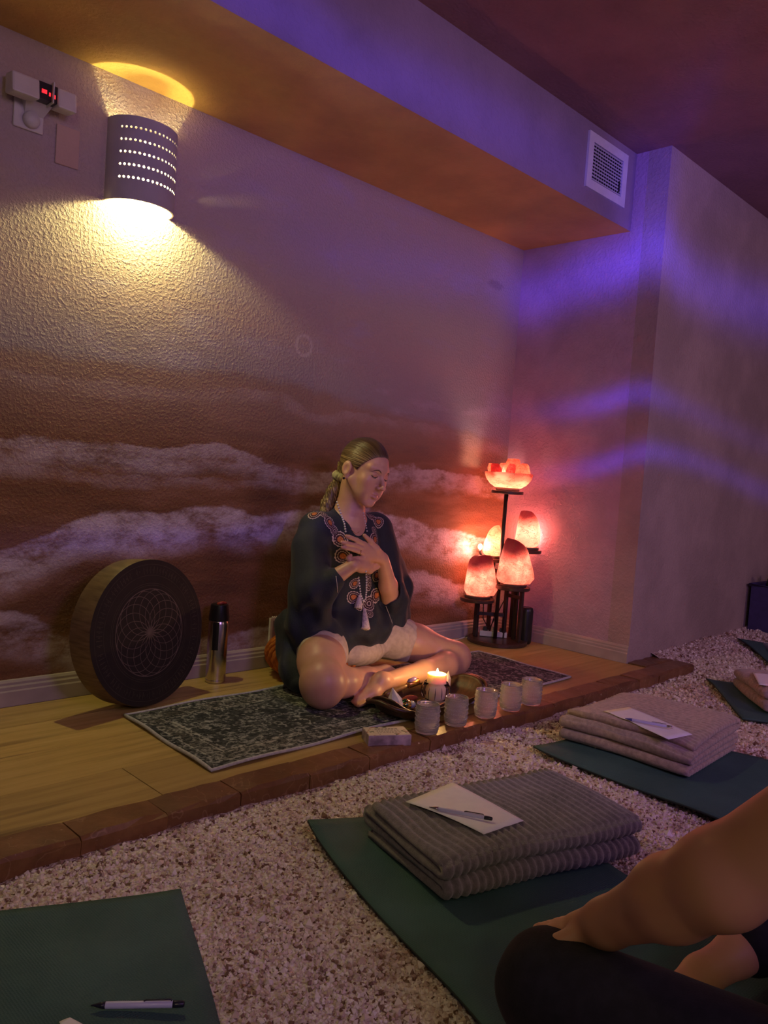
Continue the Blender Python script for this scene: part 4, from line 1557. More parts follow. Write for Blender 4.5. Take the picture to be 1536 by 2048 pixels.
def blanket(label, P0, U, Vd, layers, thick, mat, seed, rib=0.0045, lam=0.021, along=True, gap=0.002, z0=None, droop=0.006):
    """sheet folded back and forth. The folds round off at the v=0 side; the fold lines run along U.
    P0: corner at u=0, v=0; U, Vd: horizontal vectors. along: the ribs run across U (else parallel to it)."""
    rr = random.Random(seed)
    U, Vd = Vector((*U, 0)), Vector((*Vd, 0))
    W, D = U.length, Vd.length
    u, v = U.normalized(), Vd.normalized()
    path = []
    pitch = thick + gap
    R = pitch / 2
    for k in range(layers):
        z = thick / 2 + pitch * k
        i0, i1 = R + rr.uniform(-.006, .010), D - R - rr.uniform(0, 0.03)
        seq = [(i0 + (i1 - i0) * s / 14, z) for s in range(15)]
        if k % 2 == 0:
            seq = seq[::-1]
        path += seq
        if k < layers - 1:
            cx_ = i0 if k % 2 == 0 else i1
            sg = -1 if k % 2 == 0 else 1
            for s in range(1, 8):
                a = -PI / 2 + PI * s / 8
                path.append((cx_ + sg * R * 1.15 * math.cos(a), z + R + R * math.sin(a)))
    n = len(path)
    path = np.array(path)
    tan = np.gradient(path, axis=0)
    tan /= np.linalg.norm(tan, axis=1)[:, None] + 1e-9
    nor = np.stack([-tan[:, 1], tan[:, 0]], -1)
    s = np.concatenate([[0], np.cumsum(np.linalg.norm(np.diff(path, axis=0), axis=1))])
    nu = int(W / lam * 6) if along else 48
    if not along:                                   # resample finely so that the ribs resolve
        ss = np.arange(0, s[-1], lam / 6)
        path = np.stack([np.interp(ss, s, path[:, 0]), np.interp(ss, s, path[:, 1])], -1)
        nor = np.stack([np.interp(ss, s, nor[:, 0]), np.interp(ss, s, nor[:, 1])], -1)
        nor /= np.linalg.norm(nor, axis=1)[:, None]
        s, n = ss, len(ss)
    zb = (matz(P0[0], P0[1]) + 0.0065) if z0 is None else z0
    top = path[:, 1].max()
    V = []
    for i in range(nu + 1):
        f = i / nu
        x = f * W
        jit = 0.28 * lam * vnoise(s * 9, np.full(n, x * 14.0), seed + 21)
        rb = np.abs(np.sin(PI * (x + jit) / lam)) if along else np.abs(np.sin(PI * (s + jit) / lam))
        amp = rib * (rb - 0.5) * (1 + 0.35 * vnoise(s * 12, np.full(n, x * 9.0), seed + 22))
        e = min(f, 1 - f) * W
        k = thick / 2 * (1 - 0.35 * math.exp(-e * 60))
        shift = 0.015 * vnoise(np.full(n, f * 2.3 + seed), s * 2.2, seed) + 0.006 * vnoise(np.full(n, f * 6 + seed), s * 5, seed + 3)
        for sgn in (1, -1):
            q = path + nor * (sgn * (k + amp))[:, None]
            vv = q[:, 0] + shift
            zz = q[:, 1].copy()
            sag = 1 - droop / 0.1 * np.exp(-e * 25) - 0.05 * np.exp(-np.clip(vv, 0, 1) * 30)
            zz = zz * (sag + 0.075 * vnoise(np.full(n, f * 3 + 5), vv * 7, seed + 7) * (zz / top))
            xx = x + 0.008 * vnoise(s * 3, np.full(n, seed * 1.7), seed + 9) * (1 if f > .5 else -1) * math.exp(-e * 20) * 2
            pts = np.stack([P0[0] + u.x * xx + v.x * vv, P0[1] + u.y * xx + v.y * vv, zb + np.maximum(zz, 0.0)], -1)
            V.append(pts if sgn > 0 else pts[::-1])
    V = np.concatenate(V)
    ring = 2 * n
    F = []
    idx = np.arange(ring)
    nx = (idx + 1) % ring
    for i in range(nu):
        a = i * ring
        F.append(np.stack([a + idx, a + nx, a + ring + nx, a + ring + idx], -1))
    for i, fl in ((0, False), (nu, True)):
        a = i * ring
        j = np.arange(n - 1)
        q = np.stack([a + j, a + j + 1, a + ring - 2 - j, a + ring - 1 - j], -1)
        F.append(q[:, ::-1] if not fl else q)
    o = fast('folded_blanket', V, np.concatenate(F), mat, None, True)
    bm = bmesh.new()
    bm.from_mesh(o.data)
    bmesh.ops.recalc_face_normals(bm, faces=bm.faces)
    bm.to_mesh(o.data)
    bm.free()
    tag(o, label, 'blanket', 'folded fleece blankets on the mats')
    return o


B2 = blanket('grey ribbed fleece blanket folded on the bottom-centre mat', (1.295, 1.022), (0.568, -0.140), (0.092, 0.350), 4, 0.0225, M_fl_grey, 3, rib=0.007, lam=0.0215)
B3 = blanket('taupe ribbed blanket folded on the middle-right mat', (2.452, 1.47), (0.02, -0.455), (0.470, 0.02), 5, 0.020, M_fl_taupe, 5, rib=0.003, lam=0.024, along=False)
b4 = on(1480, 1430, z=0.0)
B4 = blanket('rose-grey rumpled blanket cut off by the right edge on the fourth mat', (3.52, 1.14), (0.34, 0.26), (0.27, -0.37), 4, 0.026, M_fl_rose, 8, rib=0.003, lam=0.03, along=True, z0=-0.012)
B5 = blanket('dark navy blanket on the farthest mat at the right edge', (4.60, 1.40), (0.30, 0.26), (0.26, -0.30), 2, 0.030, M_fl_navy, 9, rib=0.002, lam=0.03, along=True, z0=-0.012)

M_paper = plain('paper_white', (0.90, 0.89, 0.99), 0.7, var=0.03)


_BVH = {}


def surface_z(o, x, y):
    if o is None:
        return matz(x, y) + 0.001
    if o.name not in _BVH:
        _BVH[o.name] = BVHTree.FromPolygons([v.co.copy() for v in o.data.vertices], [tuple(f.vertices) for f in o.data.polygons])
    h = _BVH[o.name].ray_cast(Vector((x, y, 1.0)), Vector((0, 0, -1)))
    return h[0].z if h[0] is not None else -9


def paper(label, quad, under, z=0.08, bend=0.004, seed=0):
    for _ in range(4):                            # settle the sheet on what lies beneath it
        P = [on(px, py, z=z) for px, py in quad]
        hs = [surface_z(under, *((P[0] * (1 - a) + P[1] * a) * (1 - b) + (P[3] * (1 - a) + P[2] * a) * b)[:2]) for a in np.linspace(0, 1, 9) for b in np.linspace(0, 1, 9)]
        hs = [h for h in hs if h > -1] or [z]
        z = float(np.percentile(hs, 80)) + 0.002
    n = 10
    m = MB()
    V = []
    for i in range(n + 1):
        for j in range(n + 1):
            a, b = i / n, j / n
            q = (P[0] * (1 - a) + P[1] * a) * (1 - b) + (P[3] * (1 - a) + P[2] * a) * b
            s0 = surface_z(under, q.x, q.y)
            q.z = max(q.z, s0 + 0.0015 if s0 > -1 else q.z) + bend * math.sin(PI * a) * (0.6 + 0.4 * math.cos(3 * b + seed))
            V.append(q)
    for _ in range(3):
        V = [(V[k] * 0.4 + sum((V[k2] for k2 in nb), Vector()) * (0.6 / len(nb))) if len(nb) == 4 else V[k] for k in range(len(V)) for nb in [[k2 for k2 in ((k - 1) if k % (n + 1) else -1, (k + 1) if k % (n + 1) < n else -1, k - n - 1, k + n + 1) if 0 <= k2 < len(V)]]]
    V = [q + Vector((0, 0, 0.002)) for q in V]
    m.add(V, [(i * (n + 1) + j, (i + 1) * (n + 1) + j, (i + 1) * (n + 1) + j + 1, i * (n + 1) + j + 1) for i in range(n) for j in range(n)])
    o = obj('paper_sheet', m, M_paper, None, True)
    if sum(f.normal.z for f in o.data.polygons) < 0:
        o.data.flip_normals()
    s = o.modifiers.new('solid', 'SOLIDIFY')
    s.thickness = 0.0006
    tag(o, label, 'paper', 'sheets of paper left on mats and blankets')
    o['top'] = max(q.z for q in V)
    t_ = o['top']
    del o['top']
    return t_


ZP2 = paper('white paper sheet on the grey ribbed blanket at bottom centre', [(811, 1605), (968, 1670), (1047, 1643), (905, 1566)], B2, 0.08, 0.006, 1)
ZP3 = paper('white paper sheet on the taupe blanket at middle right', [(1207, 1423), (1337, 1480), (1385, 1470), (1258, 1415)], B3, 0.08, 0.004, 2)
paper('white paper sheet at the right edge on the rose-grey blanket', [(1505, 1345), (1518, 1370), (1580, 1378), (1566, 1350)], B4, 0.08, 0.003, 3)
paper('paper corner poking in at the bottom left on the nearest mat', [(118, 2046), (140, 2037), (165, 2050), (150, 2110)], None, -0.02, 0.002, 4)

M_pen = plain('pen_barrel', (0.58, 0.58, 0.86), 0.35, var=0.03)
M_pentip = plain('pen_dark', (0.015, 0.015, 0.03), 0.3)
M_penmetal = plain('pen_metal', (0.55, 0.52, 0.50), 0.2, 1.0)
M_penblue = plain('pen_blue', (0.06, 0.06, 0.30), 0.3)
M_penink = plain('pen_print', (0.16, 0.16, 0.30), 0.5)


def pen(label, a, b, tipm, endm, r=0.0048):
    """a: pixel-derived tip point, b: end point"""
    a, b = Vector(a), Vector(b)
    d = (b - a).normalized()
    th = thing('ballpoint_pen', label, 'pen', ((a + b) / 2)[:], 'pens left on mats and papers')
    L = (b - a).length
    q = lambda s: a + d * (L * s)
    obj('barrel', MB().tube([q(.15), q(.16), q(.87), q(.875)], [r * .94, r, r, r * .95], 14), M_pen, th, True)
    obj('tip_cone', MB().tube([q(0), q(.03), q(.10), q(.152)], [0.0008, 0.0016, r * .8, r * .96], 14), tipm, th, True)
    obj('push_button', MB().tube([q(.872), q(.90), q(.985), q(1.0)], [r * .98, r * .98, r * .9, r * .6], 14), endm, th, True)
    up = Vector((0, 0, 1))
    sd_ = d.cross(up).normalized()
    obj('clip', MB().tube([q(.86) + up * r * 1.0, q(.85) + up * r * 1.45, q(.58) + up * r * 1.35, q(.56) + up * r * 1.05], 0.0011, 6), endm, th, True)
    m = MB()
    for k in range(7):                            # printed lettering on the barrel, unreadably small
        s0 = 0.28 + 0.022 * k
        c_ = q(s0) + (up * 0.72 - sd_ * 0.72) * r
        m.box(c_, (0.0016, 0.0016, 0.0010), d.to_track_quat('X', 'Z').to_matrix())
    obj('barrel_print', m, M_penink, th)
    return th


z1 = matz(0.66, 1.15) + 0.0078
pen('white pen lying on the bare bottom-left mat', on(182, 2011, z=z1), on(369, 2008, z=z1), M_pentip, M_pentip, 0.0056)
z2 = ZP2 + 0.0050
pen('white pen on the paper atop the grey ribbed blanket', on(858, 1614, z=z2), on(985, 1638, z=z2), M_penmetal, M_pentip)
z3p = ZP3 + 0.0050
pen('white pen with blue tip on the paper atop the taupe blanket', on(1250, 1437, z=z3p), on(1346, 1455, z=z3p), M_penblue, M_penmetal)

# ---- dark blue bin with something in it at the far right
bn = on(1524, 1250, y=1.86)
bin_ = thing('blue_bin', 'dark blue bin against the far wall at the right edge', 'bin', (5.46, 1.77, 0.05))
M_bin = plain('bin_blue', (0.05, 0.04, 0.14), 0.5)
m = MB()
x0, x1, y0, y1, zz0, zz1 = 5.28, 5.60, 1.66, 1.872, 0.045, 0.335
m.bbox(x0, x1, y0, y1, zz0, zz0 + 0.012)
for q in ((x0, x0 + .01, y0, y1), (x1 - .01, x1, y0, y1), (x0 + .01, x1 - .01, y0, y0 + .01), (x0 + .01, x1 - .01, y1 - .01, y1)):
    m.bbox(q[0], q[1], q[2], q[3], zz0 + 0.012, zz1)
obj('bin_box', m, M_bin, bin_)
m = MB()
m.tube([(x0 - .008, y0 - .008, zz1), (x1 + .008, y0 - .008, zz1), (x1 + .008, y1 + .008, zz1), (x0 - .008, y1 + .008, zz1)], 0.009, 8, closed=True)
obj('bin_rim', m, M_bin, bin_, True)
m = MB()
m.tube([(5.40, 1.80, 0.15), (5.35, 1.80, 0.34), (5.33, 1.78, 0.42), (5.40, 1.74, 0.38), (5.42, 1.76, 0.33), (5.36, 1.79, 0.37)], 0.009, 8)
m.tube([(5.40, 1.74, 0.38), (5.48, 1.76, 0.43), (5.46, 1.80, 0.25)], 0.009, 8)
tag(obj('black_strap', m, M_black, None, True), 'black strap loop sticking out of the blue bin', 'strap')

# ================================================================ PEOPLE: implicit surfaces meshed by surface nets
class Field:
    def __init__(s, xs, ys, zs):
        s.xs, s.ys, s.zs = (np.asarray(q, dtype=np.float32) for q in (xs, ys, zs))
        s.F = np.full((len(xs), len(ys), len(zs)), 0.2, dtype=np.float32)

    def _sub(s, lo, hi, pad):
        r = []
        for ax, a, b in zip((s.xs, s.ys, s.zs), lo, hi):
            i, j = np.searchsorted(ax, a - pad), np.searchsorted(ax, b + pad)
            r.append(slice(i, max(j, i)))
        return tuple(r)

    def put(s, prim, k=0.01, mode='add'):
        fn, lo, hi = prim
        sl = s._sub(lo, hi, k + 0.03)
        X = s.xs[sl[0]][:, None, None]
        Y = s.ys[sl[1]][None, :, None]
        Z = s.zs[sl[2]][None, None, :]
        if 0 in (X.size, Y.size, Z.size):
            return s
        d = fn(X, Y, Z).astype(np.float32)
        A = s.F[sl]
        if mode == 'add':
            h = np.maximum(k - np.abs(A - d), 0) / k
            s.F[sl] = np.minimum(A, d) - h * h * k * 0.25
        else:                                     # subtract
            d = -d
            h = np.maximum(k - np.abs(A - d), 0) / k
            s.F[sl] = np.maximum(A, d) + h * h * k * 0.25
        return s

    def mesh(s):
        V = s.F
        nx, ny, nz = V.shape
        neg = V < 0
        cnt = np.zeros((nx - 1, ny - 1, nz - 1), dtype=np.int8)
        for a in (0, 1):
            for b in (0, 1):
                for c in (0, 1):
                    cnt += neg[a:nx - 1 + a, b:ny - 1 + b, c:nz - 1 + c]
        act = np.argwhere((cnt > 0) & (cnt < 8))
        ids = np.full(cnt.shape, -1, dtype=np.int32)
        ids[act[:, 0], act[:, 1], act[:, 2]] = np.arange(len(act))
        corner = [(a, b, c) for a in (0, 1) for b in (0, 1) for c in (0, 1)]
        val = {q: V[act[:, 0] + q[0], act[:, 1] + q[1], act[:, 2] + q[2]] for q in corner}
        acc = np.zeros((len(act), 3))
        num = np.zeros(len(act))
        for q in corner:
            for ax in range(3):
                if q[ax]:
                    continue
                w = tuple(1 if i == ax else q[i] for i in range(3))
                a, b = val[q], val[w]
                m = (a < 0) != (b < 0)
                t = np.where(m, a / np.where(m, a - b, 1), 0)
                p = np.zeros((len(act), 3)) + q
                p[:, ax] += t
                acc += p * m[:, None]
                num += m
        acc /= np.maximum(num, 1)[:, None]
        P = np.empty_like(acc)
        for ax, g in enumerate((s.xs, s.ys, s.zs)):
            i = act[:, ax]
            P[:, ax] = g[i] + (g[np.minimum(i + 1, len(g) - 1)] - g[i]) * acc[:, ax]
        F = []
        for ax in range(3):
            o1, o2 = [(1, 2), (2, 0), (0, 1)][ax]
            sl0, sl1 = [slice(None)] * 3, [slice(None)] * 3
            sl0[ax], sl1[ax] = slice(0, -1), slice(1, None)
            A, B = neg[tuple(sl0)], neg[tuple(sl1)]
            e = np.argwhere(A != B)
            ok = (e[:, o1] > 0) & (e[:, o2] > 0) & (e[:, o1] < V.shape[o1] - 1) & (e[:, o2] < V.shape[o2] - 1)
            e = e[ok]
            fl = A[e[:, 0], e[:, 1], e[:, 2]]

            def g(d1, d2):
                q = e.copy()
                q[:, o1] -= d1
                q[:, o2] -= d2
                return ids[q[:, 0], q[:, 1], q[:, 2]]
            quad = np.stack([g(1, 1), g(0, 1), g(0, 0), g(1, 0)], -1)
            quad[~fl] = quad[~fl][:, ::-1]
            F.append(quad)
        return P, np.concatenate(F)


def cone(a, b, ra, rb):
    a, b = np.array(a[:], float), np.array(b[:], float)
    ab = b - a
    L = float(ab @ ab) + 1e-12
    R = max(ra, rb)

    def fn(X, Y, Z):
        px, py, pz = X - a[0], Y - a[1], Z - a[2]
        h = np.clip((px * ab[0] + py * ab[1] + pz * ab[2]) / L, 0, 1)
        return np.sqrt((px - ab[0] * h) ** 2 + (py - ab[1] * h) ** 2 + (pz - ab[2] * h) ** 2) - (ra + (rb - ra) * h)
    return fn, np.minimum(a, b) - R, np.maximum(a, b) + R


def ell(c, r, R=None):
    """ellipsoid; R: 3x3 whose rows are its own axes"""
    c = np.array(c[:], float)
    R = np.eye(3) if R is None else np.array(R, float)
    m = max(r)

    def fn(X, Y, Z):
        px, py, pz = X - c[0], Y - c[1], Z - c[2]
        q = [px * R[i, 0] + py * R[i, 1] + pz * R[i, 2] for i in range(3)]
        k0 = np.sqrt((q[0] / r[0]) ** 2 + (q[1] / r[1]) ** 2 + (q[2] / r[2]) ** 2) + 1e-9
        k1 = np.sqrt((q[0] / r[0] ** 2) ** 2 + (q[1] / r[1] ** 2) ** 2 + (q[2] / r[2] ** 2) ** 2) + 1e-9
        return k0 * (k0 - 1) / k1
    return fn, c - m, c + m


def axis(*segs):
    """piecewise grid: (start, end, step)"""
    out = []
    for a, b, h in segs:
        out.append(np.arange(a, b - h * 0.25, h))
    return np.concatenate(out)


def grow(F, pts, rs, k=0.008):
    for i in range(len(pts) - 1):
        F.put(cone(pts[i], pts[i + 1], rs[i], rs[i + 1]), k)


class Head:
    """local frame: x to the person's left, f forward, u up; origin between the ears"""
    def __init__(s, C0, yaw, pitch, roll, sc):
        f0 = np.array([math.sin(yaw), -math.cos(yaw), 0])
        x = np.array([math.cos(yaw), math.sin(yaw), 0])
        z = np.array([0, 0, 1.0])
        s.f = math.cos(pitch) * f0 - math.sin(pitch) * z
        u = math.sin(pitch) * f0 + math.cos(pitch) * z
        s.x = math.cos(roll) * x + math.sin(roll) * u
        s.u = -math.sin(roll) * x + math.cos(roll) * u
        s.C, s.s = np.array(C0, float), sc
        s.R = np.stack([s.x, s.f, s.u])

    def P(s, x, f, u):
        return s.C + s.s * (x * s.x + f * s.f + u * s.u)

    def E(s, c, r):
        return ell(s.P(*c), tuple(q * s.s for q in r), s.R)

    def K(s, a, b, ra, rb):
        return cone(s.P(*a), s.P(*b), ra * s.s, rb * s.s)

    def local(s, P):
        return ((P - s.C) @ s.R.T) / s.s

    def skull(s, F):
        F.put(s.E((0, -0.006, 0.040), (0.070, 0.090, 0.084)), 0.02)
        F.put(s.E((0, 0.046, 0.002), (0.053, 0.047, 0.088)), 0.03)
        for q in (-1, 1):
            F.put(s.K((q * 0.051, 0.008, -0.028), (q * 0.015, 0.063, -0.085), 0.019, 0.014), 0.03)
            F.put(s.E((q * 0.040, 0.060, -0.014), (0.022, 0.022, 0.022)), 0.022)
            F.put(s.K((q * 0.010, 0.087, 0.034), (q * 0.044, 0.068, 0.036), 0.008, 0.009), 0.016)
            F.put(s.E((q * 0.028, 0.063, -0.046), (0.024, 0.022, 0.030)), 0.022)
        F.put(s.E((0, 0.071, -0.089), (0.017, 0.013, 0.013)), 0.018)
        for q in (-1, 1):
            F.put(s.E((q * 0.031, 0.101, 0.014), (0.018, 0.019, 0.012)), 0.012, 'sub')
        for q in (-1, 1):
            F.put(s.E((q * 0.031, 0.0765, 0.013), (0.0150, 0.0125, 0.0115)), 0.005)
        # nose
        F.put(s.K((0, 0.087, 0.022), (0, 0.110, -0.020), 0.0062, 0.0084), 0.012)
        F.put(s.E((0, 0.1130, -0.0235), (0.0090, 0.0088, 0.0080)), 0.007)
        for q in (-1, 1):
            F.put(s.E((q * 0.0115, 0.0985, -0.0270), (0.0068, 0.0095, 0.0068)), 0.006)
            F.put(s.E((q * 0.0065, 0.1025, -0.0350), (0.0035, 0.0045, 0.003)), 0.003, 'sub')
        # mouth
        for q in (-1, 1):
            F.put(s.K((q * 0.0235, 0.0785, -0.0560), (q * 0.005, 0.0920, -0.0515), 0.0030, 0.0048), 0.006)
            F.put(s.K((q * 0.0215, 0.0785, -0.0575), (q * 0.004, 0.0895, -0.0620), 0.0030, 0.0060), 0.006)
        for q in (-1, 1):
            F.put(s.K((q * 0.025, 0.0820, -0.0565), (0, 0.0985, -0.0562), 0.0012, 0.0018), 0.003, 'sub')
        F.put(s.E((0, 0.089, -0.0735), (0.014, 0.006, 0.004)), 0.006, 'sub')
        # ears
        for q in (-1, 1):
            F.put(s.K((q * 0.071, -0.006, -0.026), (q * 0.073, -0.010, -0.010), 0.0075, 0.008), 0.005)
            F.put(s.E((q * 0.0755, -0.013, 0.006), (0.0090, 0.021, 0.027)), 0.006)
            F.put(s.E((q * 0.0860, -0.007, 0.003), (0.0085, 0.0115, 0.018)), 0.004, 'sub')


def finish(name, F, mat, parent, smooth_iter=1):
    P, Q = F.mesh()
    for _ in range(smooth_iter):                  # light laplacian pass
        acc = np.zeros_like(P)
        num = np.zeros(len(P))
        for a, b in ((0, 1), (1, 2), (2, 3), (3, 0)):
            np.add.at(acc, Q[:, a], P[Q[:, b]])
            np.add.at(acc, Q[:, b], P[Q[:, a]])
            np.add.at(num, Q[:, a], 1)
            np.add.at(num, Q[:, b], 1)
        P = P * 0.5 + 0.5 * acc / np.maximum(num, 1)[:, None]
    return fast(name, P, Q, mat, parent, True), P


def paint(o, P, base, spots):
    """per-vertex skin tint: spots = (centre, radius, colour, strength)"""
    col = np.tile(np.array([*base, 1.0], dtype=np.float32), (len(P), 1))
    for c, r, rgb, st in spots:
        c = np.asarray(c, float)
        r = np.asarray(r, float) * np.ones(3)
        d = np.sqrt((((P - c) / r) ** 2).sum(1))
        w = np.clip(1.6 - 1.6 * d, 0, 1)[:, None] * st
        col[:, :3] = col[:, :3] * (1 - w) + np.array(rgb) * w
    a = o.data.color_attributes.new('tint', 'FLOAT_COLOR', 'POINT')
    a.data.foreach_set('color', col.ravel())


def skin_mat(name, rough=0.42):
    t = NT(name, rough)
    at = t.n('Attribute')
    at.attribute_name = 'tint'
    p = t.pos(kind='Object')
    t.color(t.mix(t.smooth(t.noise(p, 35, 4), 0.35, 0.65, 0, 0.16), at.outputs['Color'], (0.50, 0.21, 0.15)))
    t.bump(t.noise(p, 420, 2), 0.08, 0.001)
    t.set(Subsurface_Weight=0.12, Subsurface_Radius=(0.012, 0.005, 0.003), Subsurface_Scale=0.6)
    return t.m

# ---------------------------------------------------------------- the seated woman
V3 = lambda *a: np.array(a, float)
pw = thing('person', 'blonde woman in embroidered navy kaftan sitting cross-legged with hands on her chest', 'person', (2.27, 2.42, 0.14))
HD = Head((2.241, 2.36, 0.870), math.radians(5.0), math.radians(12.5), math.radians(-7.6), 1.14)
M_skin_w = skin_mat('skin_woman')

F = Field(axis((1.78, 2.04, 0.005), (2.04, 2.37, 0.0026), (2.37, 2.84, 0.005)),
          axis((1.93, 2.18, 0.005), (2.18, 2.34, 0.0026), (2.34, 2.68, 0.005)),
          axis((-0.01, 0.46, 0.005), (0.46, 1.03, 0.0026)))
HD.skull(F)
NB = V3(2.235, 2.415, 0.700)
F.put(cone(HD.P(0, -0.018, -0.050), NB, 0.056, 0.058), 0.03)
F.put(cone(NB, V3(2.235, 2.42, 0.66), 0.060, 0.075), 0.03)
# trunk
F.put(ell((2.24, 2.425, 0.545), (0.150, 0.090, 0.135)), 0.05)
F.put(cone(V3(2.10, 2.43, 0.645), V3(2.38, 2.43, 0.645), 0.045, 0.045), 0.05)
F.put(ell((2.25, 2.45, 0.36), (0.125, 0.085, 0.16)), 0.06)
F.put(ell((2.27, 2.48, 0.225), (0.165, 0.115, 0.095)), 0.06)
# right (near) leg and foot, left (far) leg and foot
HR, HL = V3(2.185, 2.455, 0.215), V3(2.365, 2.455, 0.215)
KR, KL = V3(1.915, 2.155, 0.102), V3(2.690, 2.175, 0.098)
F.put(cone(HR, V3(1.985, 2.245, 0.150), 0.088, 0.084), 0.04)
F.put(cone(V3(1.985, 2.245, 0.150), KR, 0.084, 0.078), 0.04)
F.put(ell(KR + V3(-0.014, -0.026, -0.004), (0.076, 0.078, 0.088)), 0.04)
F.put(cone(HL, V3(2.56, 2.285, 0.150), 0.088, 0.078), 0.04)
F.put(cone(V3(2.56, 2.285, 0.150), KL, 0.078, 0.066), 0.04)
F.put(ell(KL + V3(0.004, -0.012, 0.0), (0.066, 0.064, 0.066)), 0.03)
AR = V3(2.290, 2.195, 0.070)
grow(F, [KR + V3(0.01, -0.005, -0.020), V3(2.02, 2.150, 0.085), V3(2.15, 2.165, 0.075), AR], [0.060, 0.056, 0.047, 0.034], 0.02)
grow(F, [AR, AR + V3(0.07, -0.02, -0.025), AR + V3(0.15, -0.02, -0.035)], [0.036, 0.030, 0.020], 0.02)
AL = V3(2.165, 2.085, 0.082)
grow(F, [KL + V3(0, -0.012, -0.022), V3(2.56, 2.110, 0.092), V3(2.40, 2.085, 0.092), AL], [0.056, 0.054, 0.045, 0.033], 0.02)
F.put(ell(AL + V3(-0.012, -0.004, 0.010), (0.036, 0.034, 0.033)), 0.015)
grow(F, [AL + V3(-0.005, 0.0, 0), AL + V3(-0.065, -0.010, -0.034), AL + V3(-0.125, -0.005, -0.052)], [0.036, 0.031, 0.023], 0.015)
for i in range(5):
    a = AL + V3(-0.125, -0.030 + 0.012 * i, -0.054)
    grow(F, [a, a + V3(-0.032 + 0.003 * i, -0.004, -0.004)], [0.0105 - 0.0008 * i, 0.0088 - 0.0008 * i], 0.005)
# arms
SR_, SL_ = V3(2.055, 2.435, 0.630), V3(2.425, 2.435, 0.630)
ER, EL = V3(1.985, 2.310, 0.410), V3(2.430, 2.325, 0.335)
WR = V3(*on(706, 1131, y=2.205))
WL = V3(*on(766, 1119, y=2.238))
F.put(cone(SR_, ER, 0.048, 0.040), 0.03)
F.put(cone(SL_, EL, 0.048, 0.040), 0.03)
grow(F, [ER, ER * .6 + WR * .4, WR], [0.041, 0.036, 0.0245], 0.02)
grow(F, [EL, EL * .6 + WL * .4, WL], [0.041, 0.037, 0.0245], 0.02)
# left hand laid over the breastbone
YH = 2.222
px = lambda x, y, d=YH: V3(*on(x, y, y=d))
kn = [px(728, 1089), px(727, 1097.5), px(726, 1106), px(728, 1116)]
tips = [px(694, 1072.5), px(685, 1084.5), px(686, 1094.5), px(699, 1117.5)]
rad = [0.0094, 0.0097, 0.0093, 0.0083]
for a, b, r in zip(kn, tips, rad):
    F.put(cone(WL + V3(-0.010, 0, 0.004), a, 0.0165, 0.0125), 0.012)
    mid = a * 0.52 + b * 0.48 + V3(0, -0.005, 0.002)
    grow(F, [a + V3(0, -0.002, 0), mid, b * 0.78 + mid * 0.22 + V3(0, -0.001, 0), b + V3(0, 0.004, 0)], [r * 1.12, r, r * 0.92, r * 0.76], 0.0035)
F.put(ell((WL + kn[1] + kn[2]) / 3 + V3(-0.004, -0.002, 0.002), (0.036, 0.013, 0.026)), 0.012)
tb = px(752, 1098, 2.225)
grow(F, [WL + V3(-0.004, 0, 0.010), tb, px(741, 1083, 2.225), px(729, 1071, 2.228)], [0.0185, 0.0150, 0.0108, 0.0080], 0.008)
# right hand folded beneath it
YR = 2.243
kr = [px(733, 1119, YR), px(737, 1127, YR), px(740, 1135, YR), px(741, 1142, YR)]
tr4 = [px(757, 1102, YR + .012), px(764, 1110, YR + .012), px(765, 1120, YR + .012), px(762, 1130, YR + .012)]
for a, b, r in zip(kr, tr4, (0.0094, 0.0096, 0.0092, 0.0085)):
    F.put(cone(WR, a, 0.0175, 0.0125), 0.012)
    grow(F, [a, a * .45 + b * .55 + V3(0, -0.002, 0), b], [r * 1.1, r, r * 0.8], 0.0035)
F.put(ell(WR * .45 + kr[1] * .28 + kr[2] * .27 + V3(0, -0.002, -0.002), (0.036, 0.016, 0.026)), 0.012)
grow(F, [WR + V3(0.006, -0.004, 0.010), px(705, 1124, 2.212), px(697, 1117, 2.214), px(701, 1111, 2.216)], [0.0165, 0.0125, 0.0098, 0.0078], 0.006)
body, PB = finish('body', F, M_skin_w, pw, 1)
spots = [(HD.P(0, 0.088, -0.0568), (0.030, 0.026, 0.0125), (0.44, 0.15, 0.13), 0.75),
         (HD.P(0, 0.112, -0.026), 0.020, (0.66, 0.30, 0.23), 0.5), (KR + V3(-.03, -.06, 0), 0.06, (0.62, 0.27, 0.19), 0.5)]
for q in (-1, 1):
    spots += [(HD.P(q * 0.045, 0.070, -0.020), 0.028, (0.66, 0.30, 0.23), 0.35), (HD.P(q * 0.031, 0.086, 0.013), (0.018, 0.018, 0.012), (0.46, 0.22, 0.16), 0.45)]
for b in tips + tr4:
    spots.append((b, 0.014, (0.68, 0.33, 0.26), 0.5))
paint(body, PB, (0.64, 0.36, 0.25), spots)
bvh_body = BVHTree.FromPolygons([Vector(v) for v in PB], [tuple(p.vertices) for p in body.data.polygons])

# face details lie on the skin
M_lash = plain('lash', (0.030, 0.016, 0.010), 0.6)
M_brow = plain('brow_hair', (0.17, 0.095, 0.055), 0.8)
M_eye = plain('eye_white', (0.45, 0.38, 0.36), 0.2)
M_iris = plain('iris', (0.035, 0.035, 0.040), 0.1)
fdir = Vector(HD.f)


def on_face(x, u, lift):
    o0 = Vector(HD.P(x, 0.16, u))
    h = bvh_body.ray_cast(o0, -fdir)
    return (h[0] if h[0] else Vector(HD.P(x, 0.09, u))) + fdir * lift


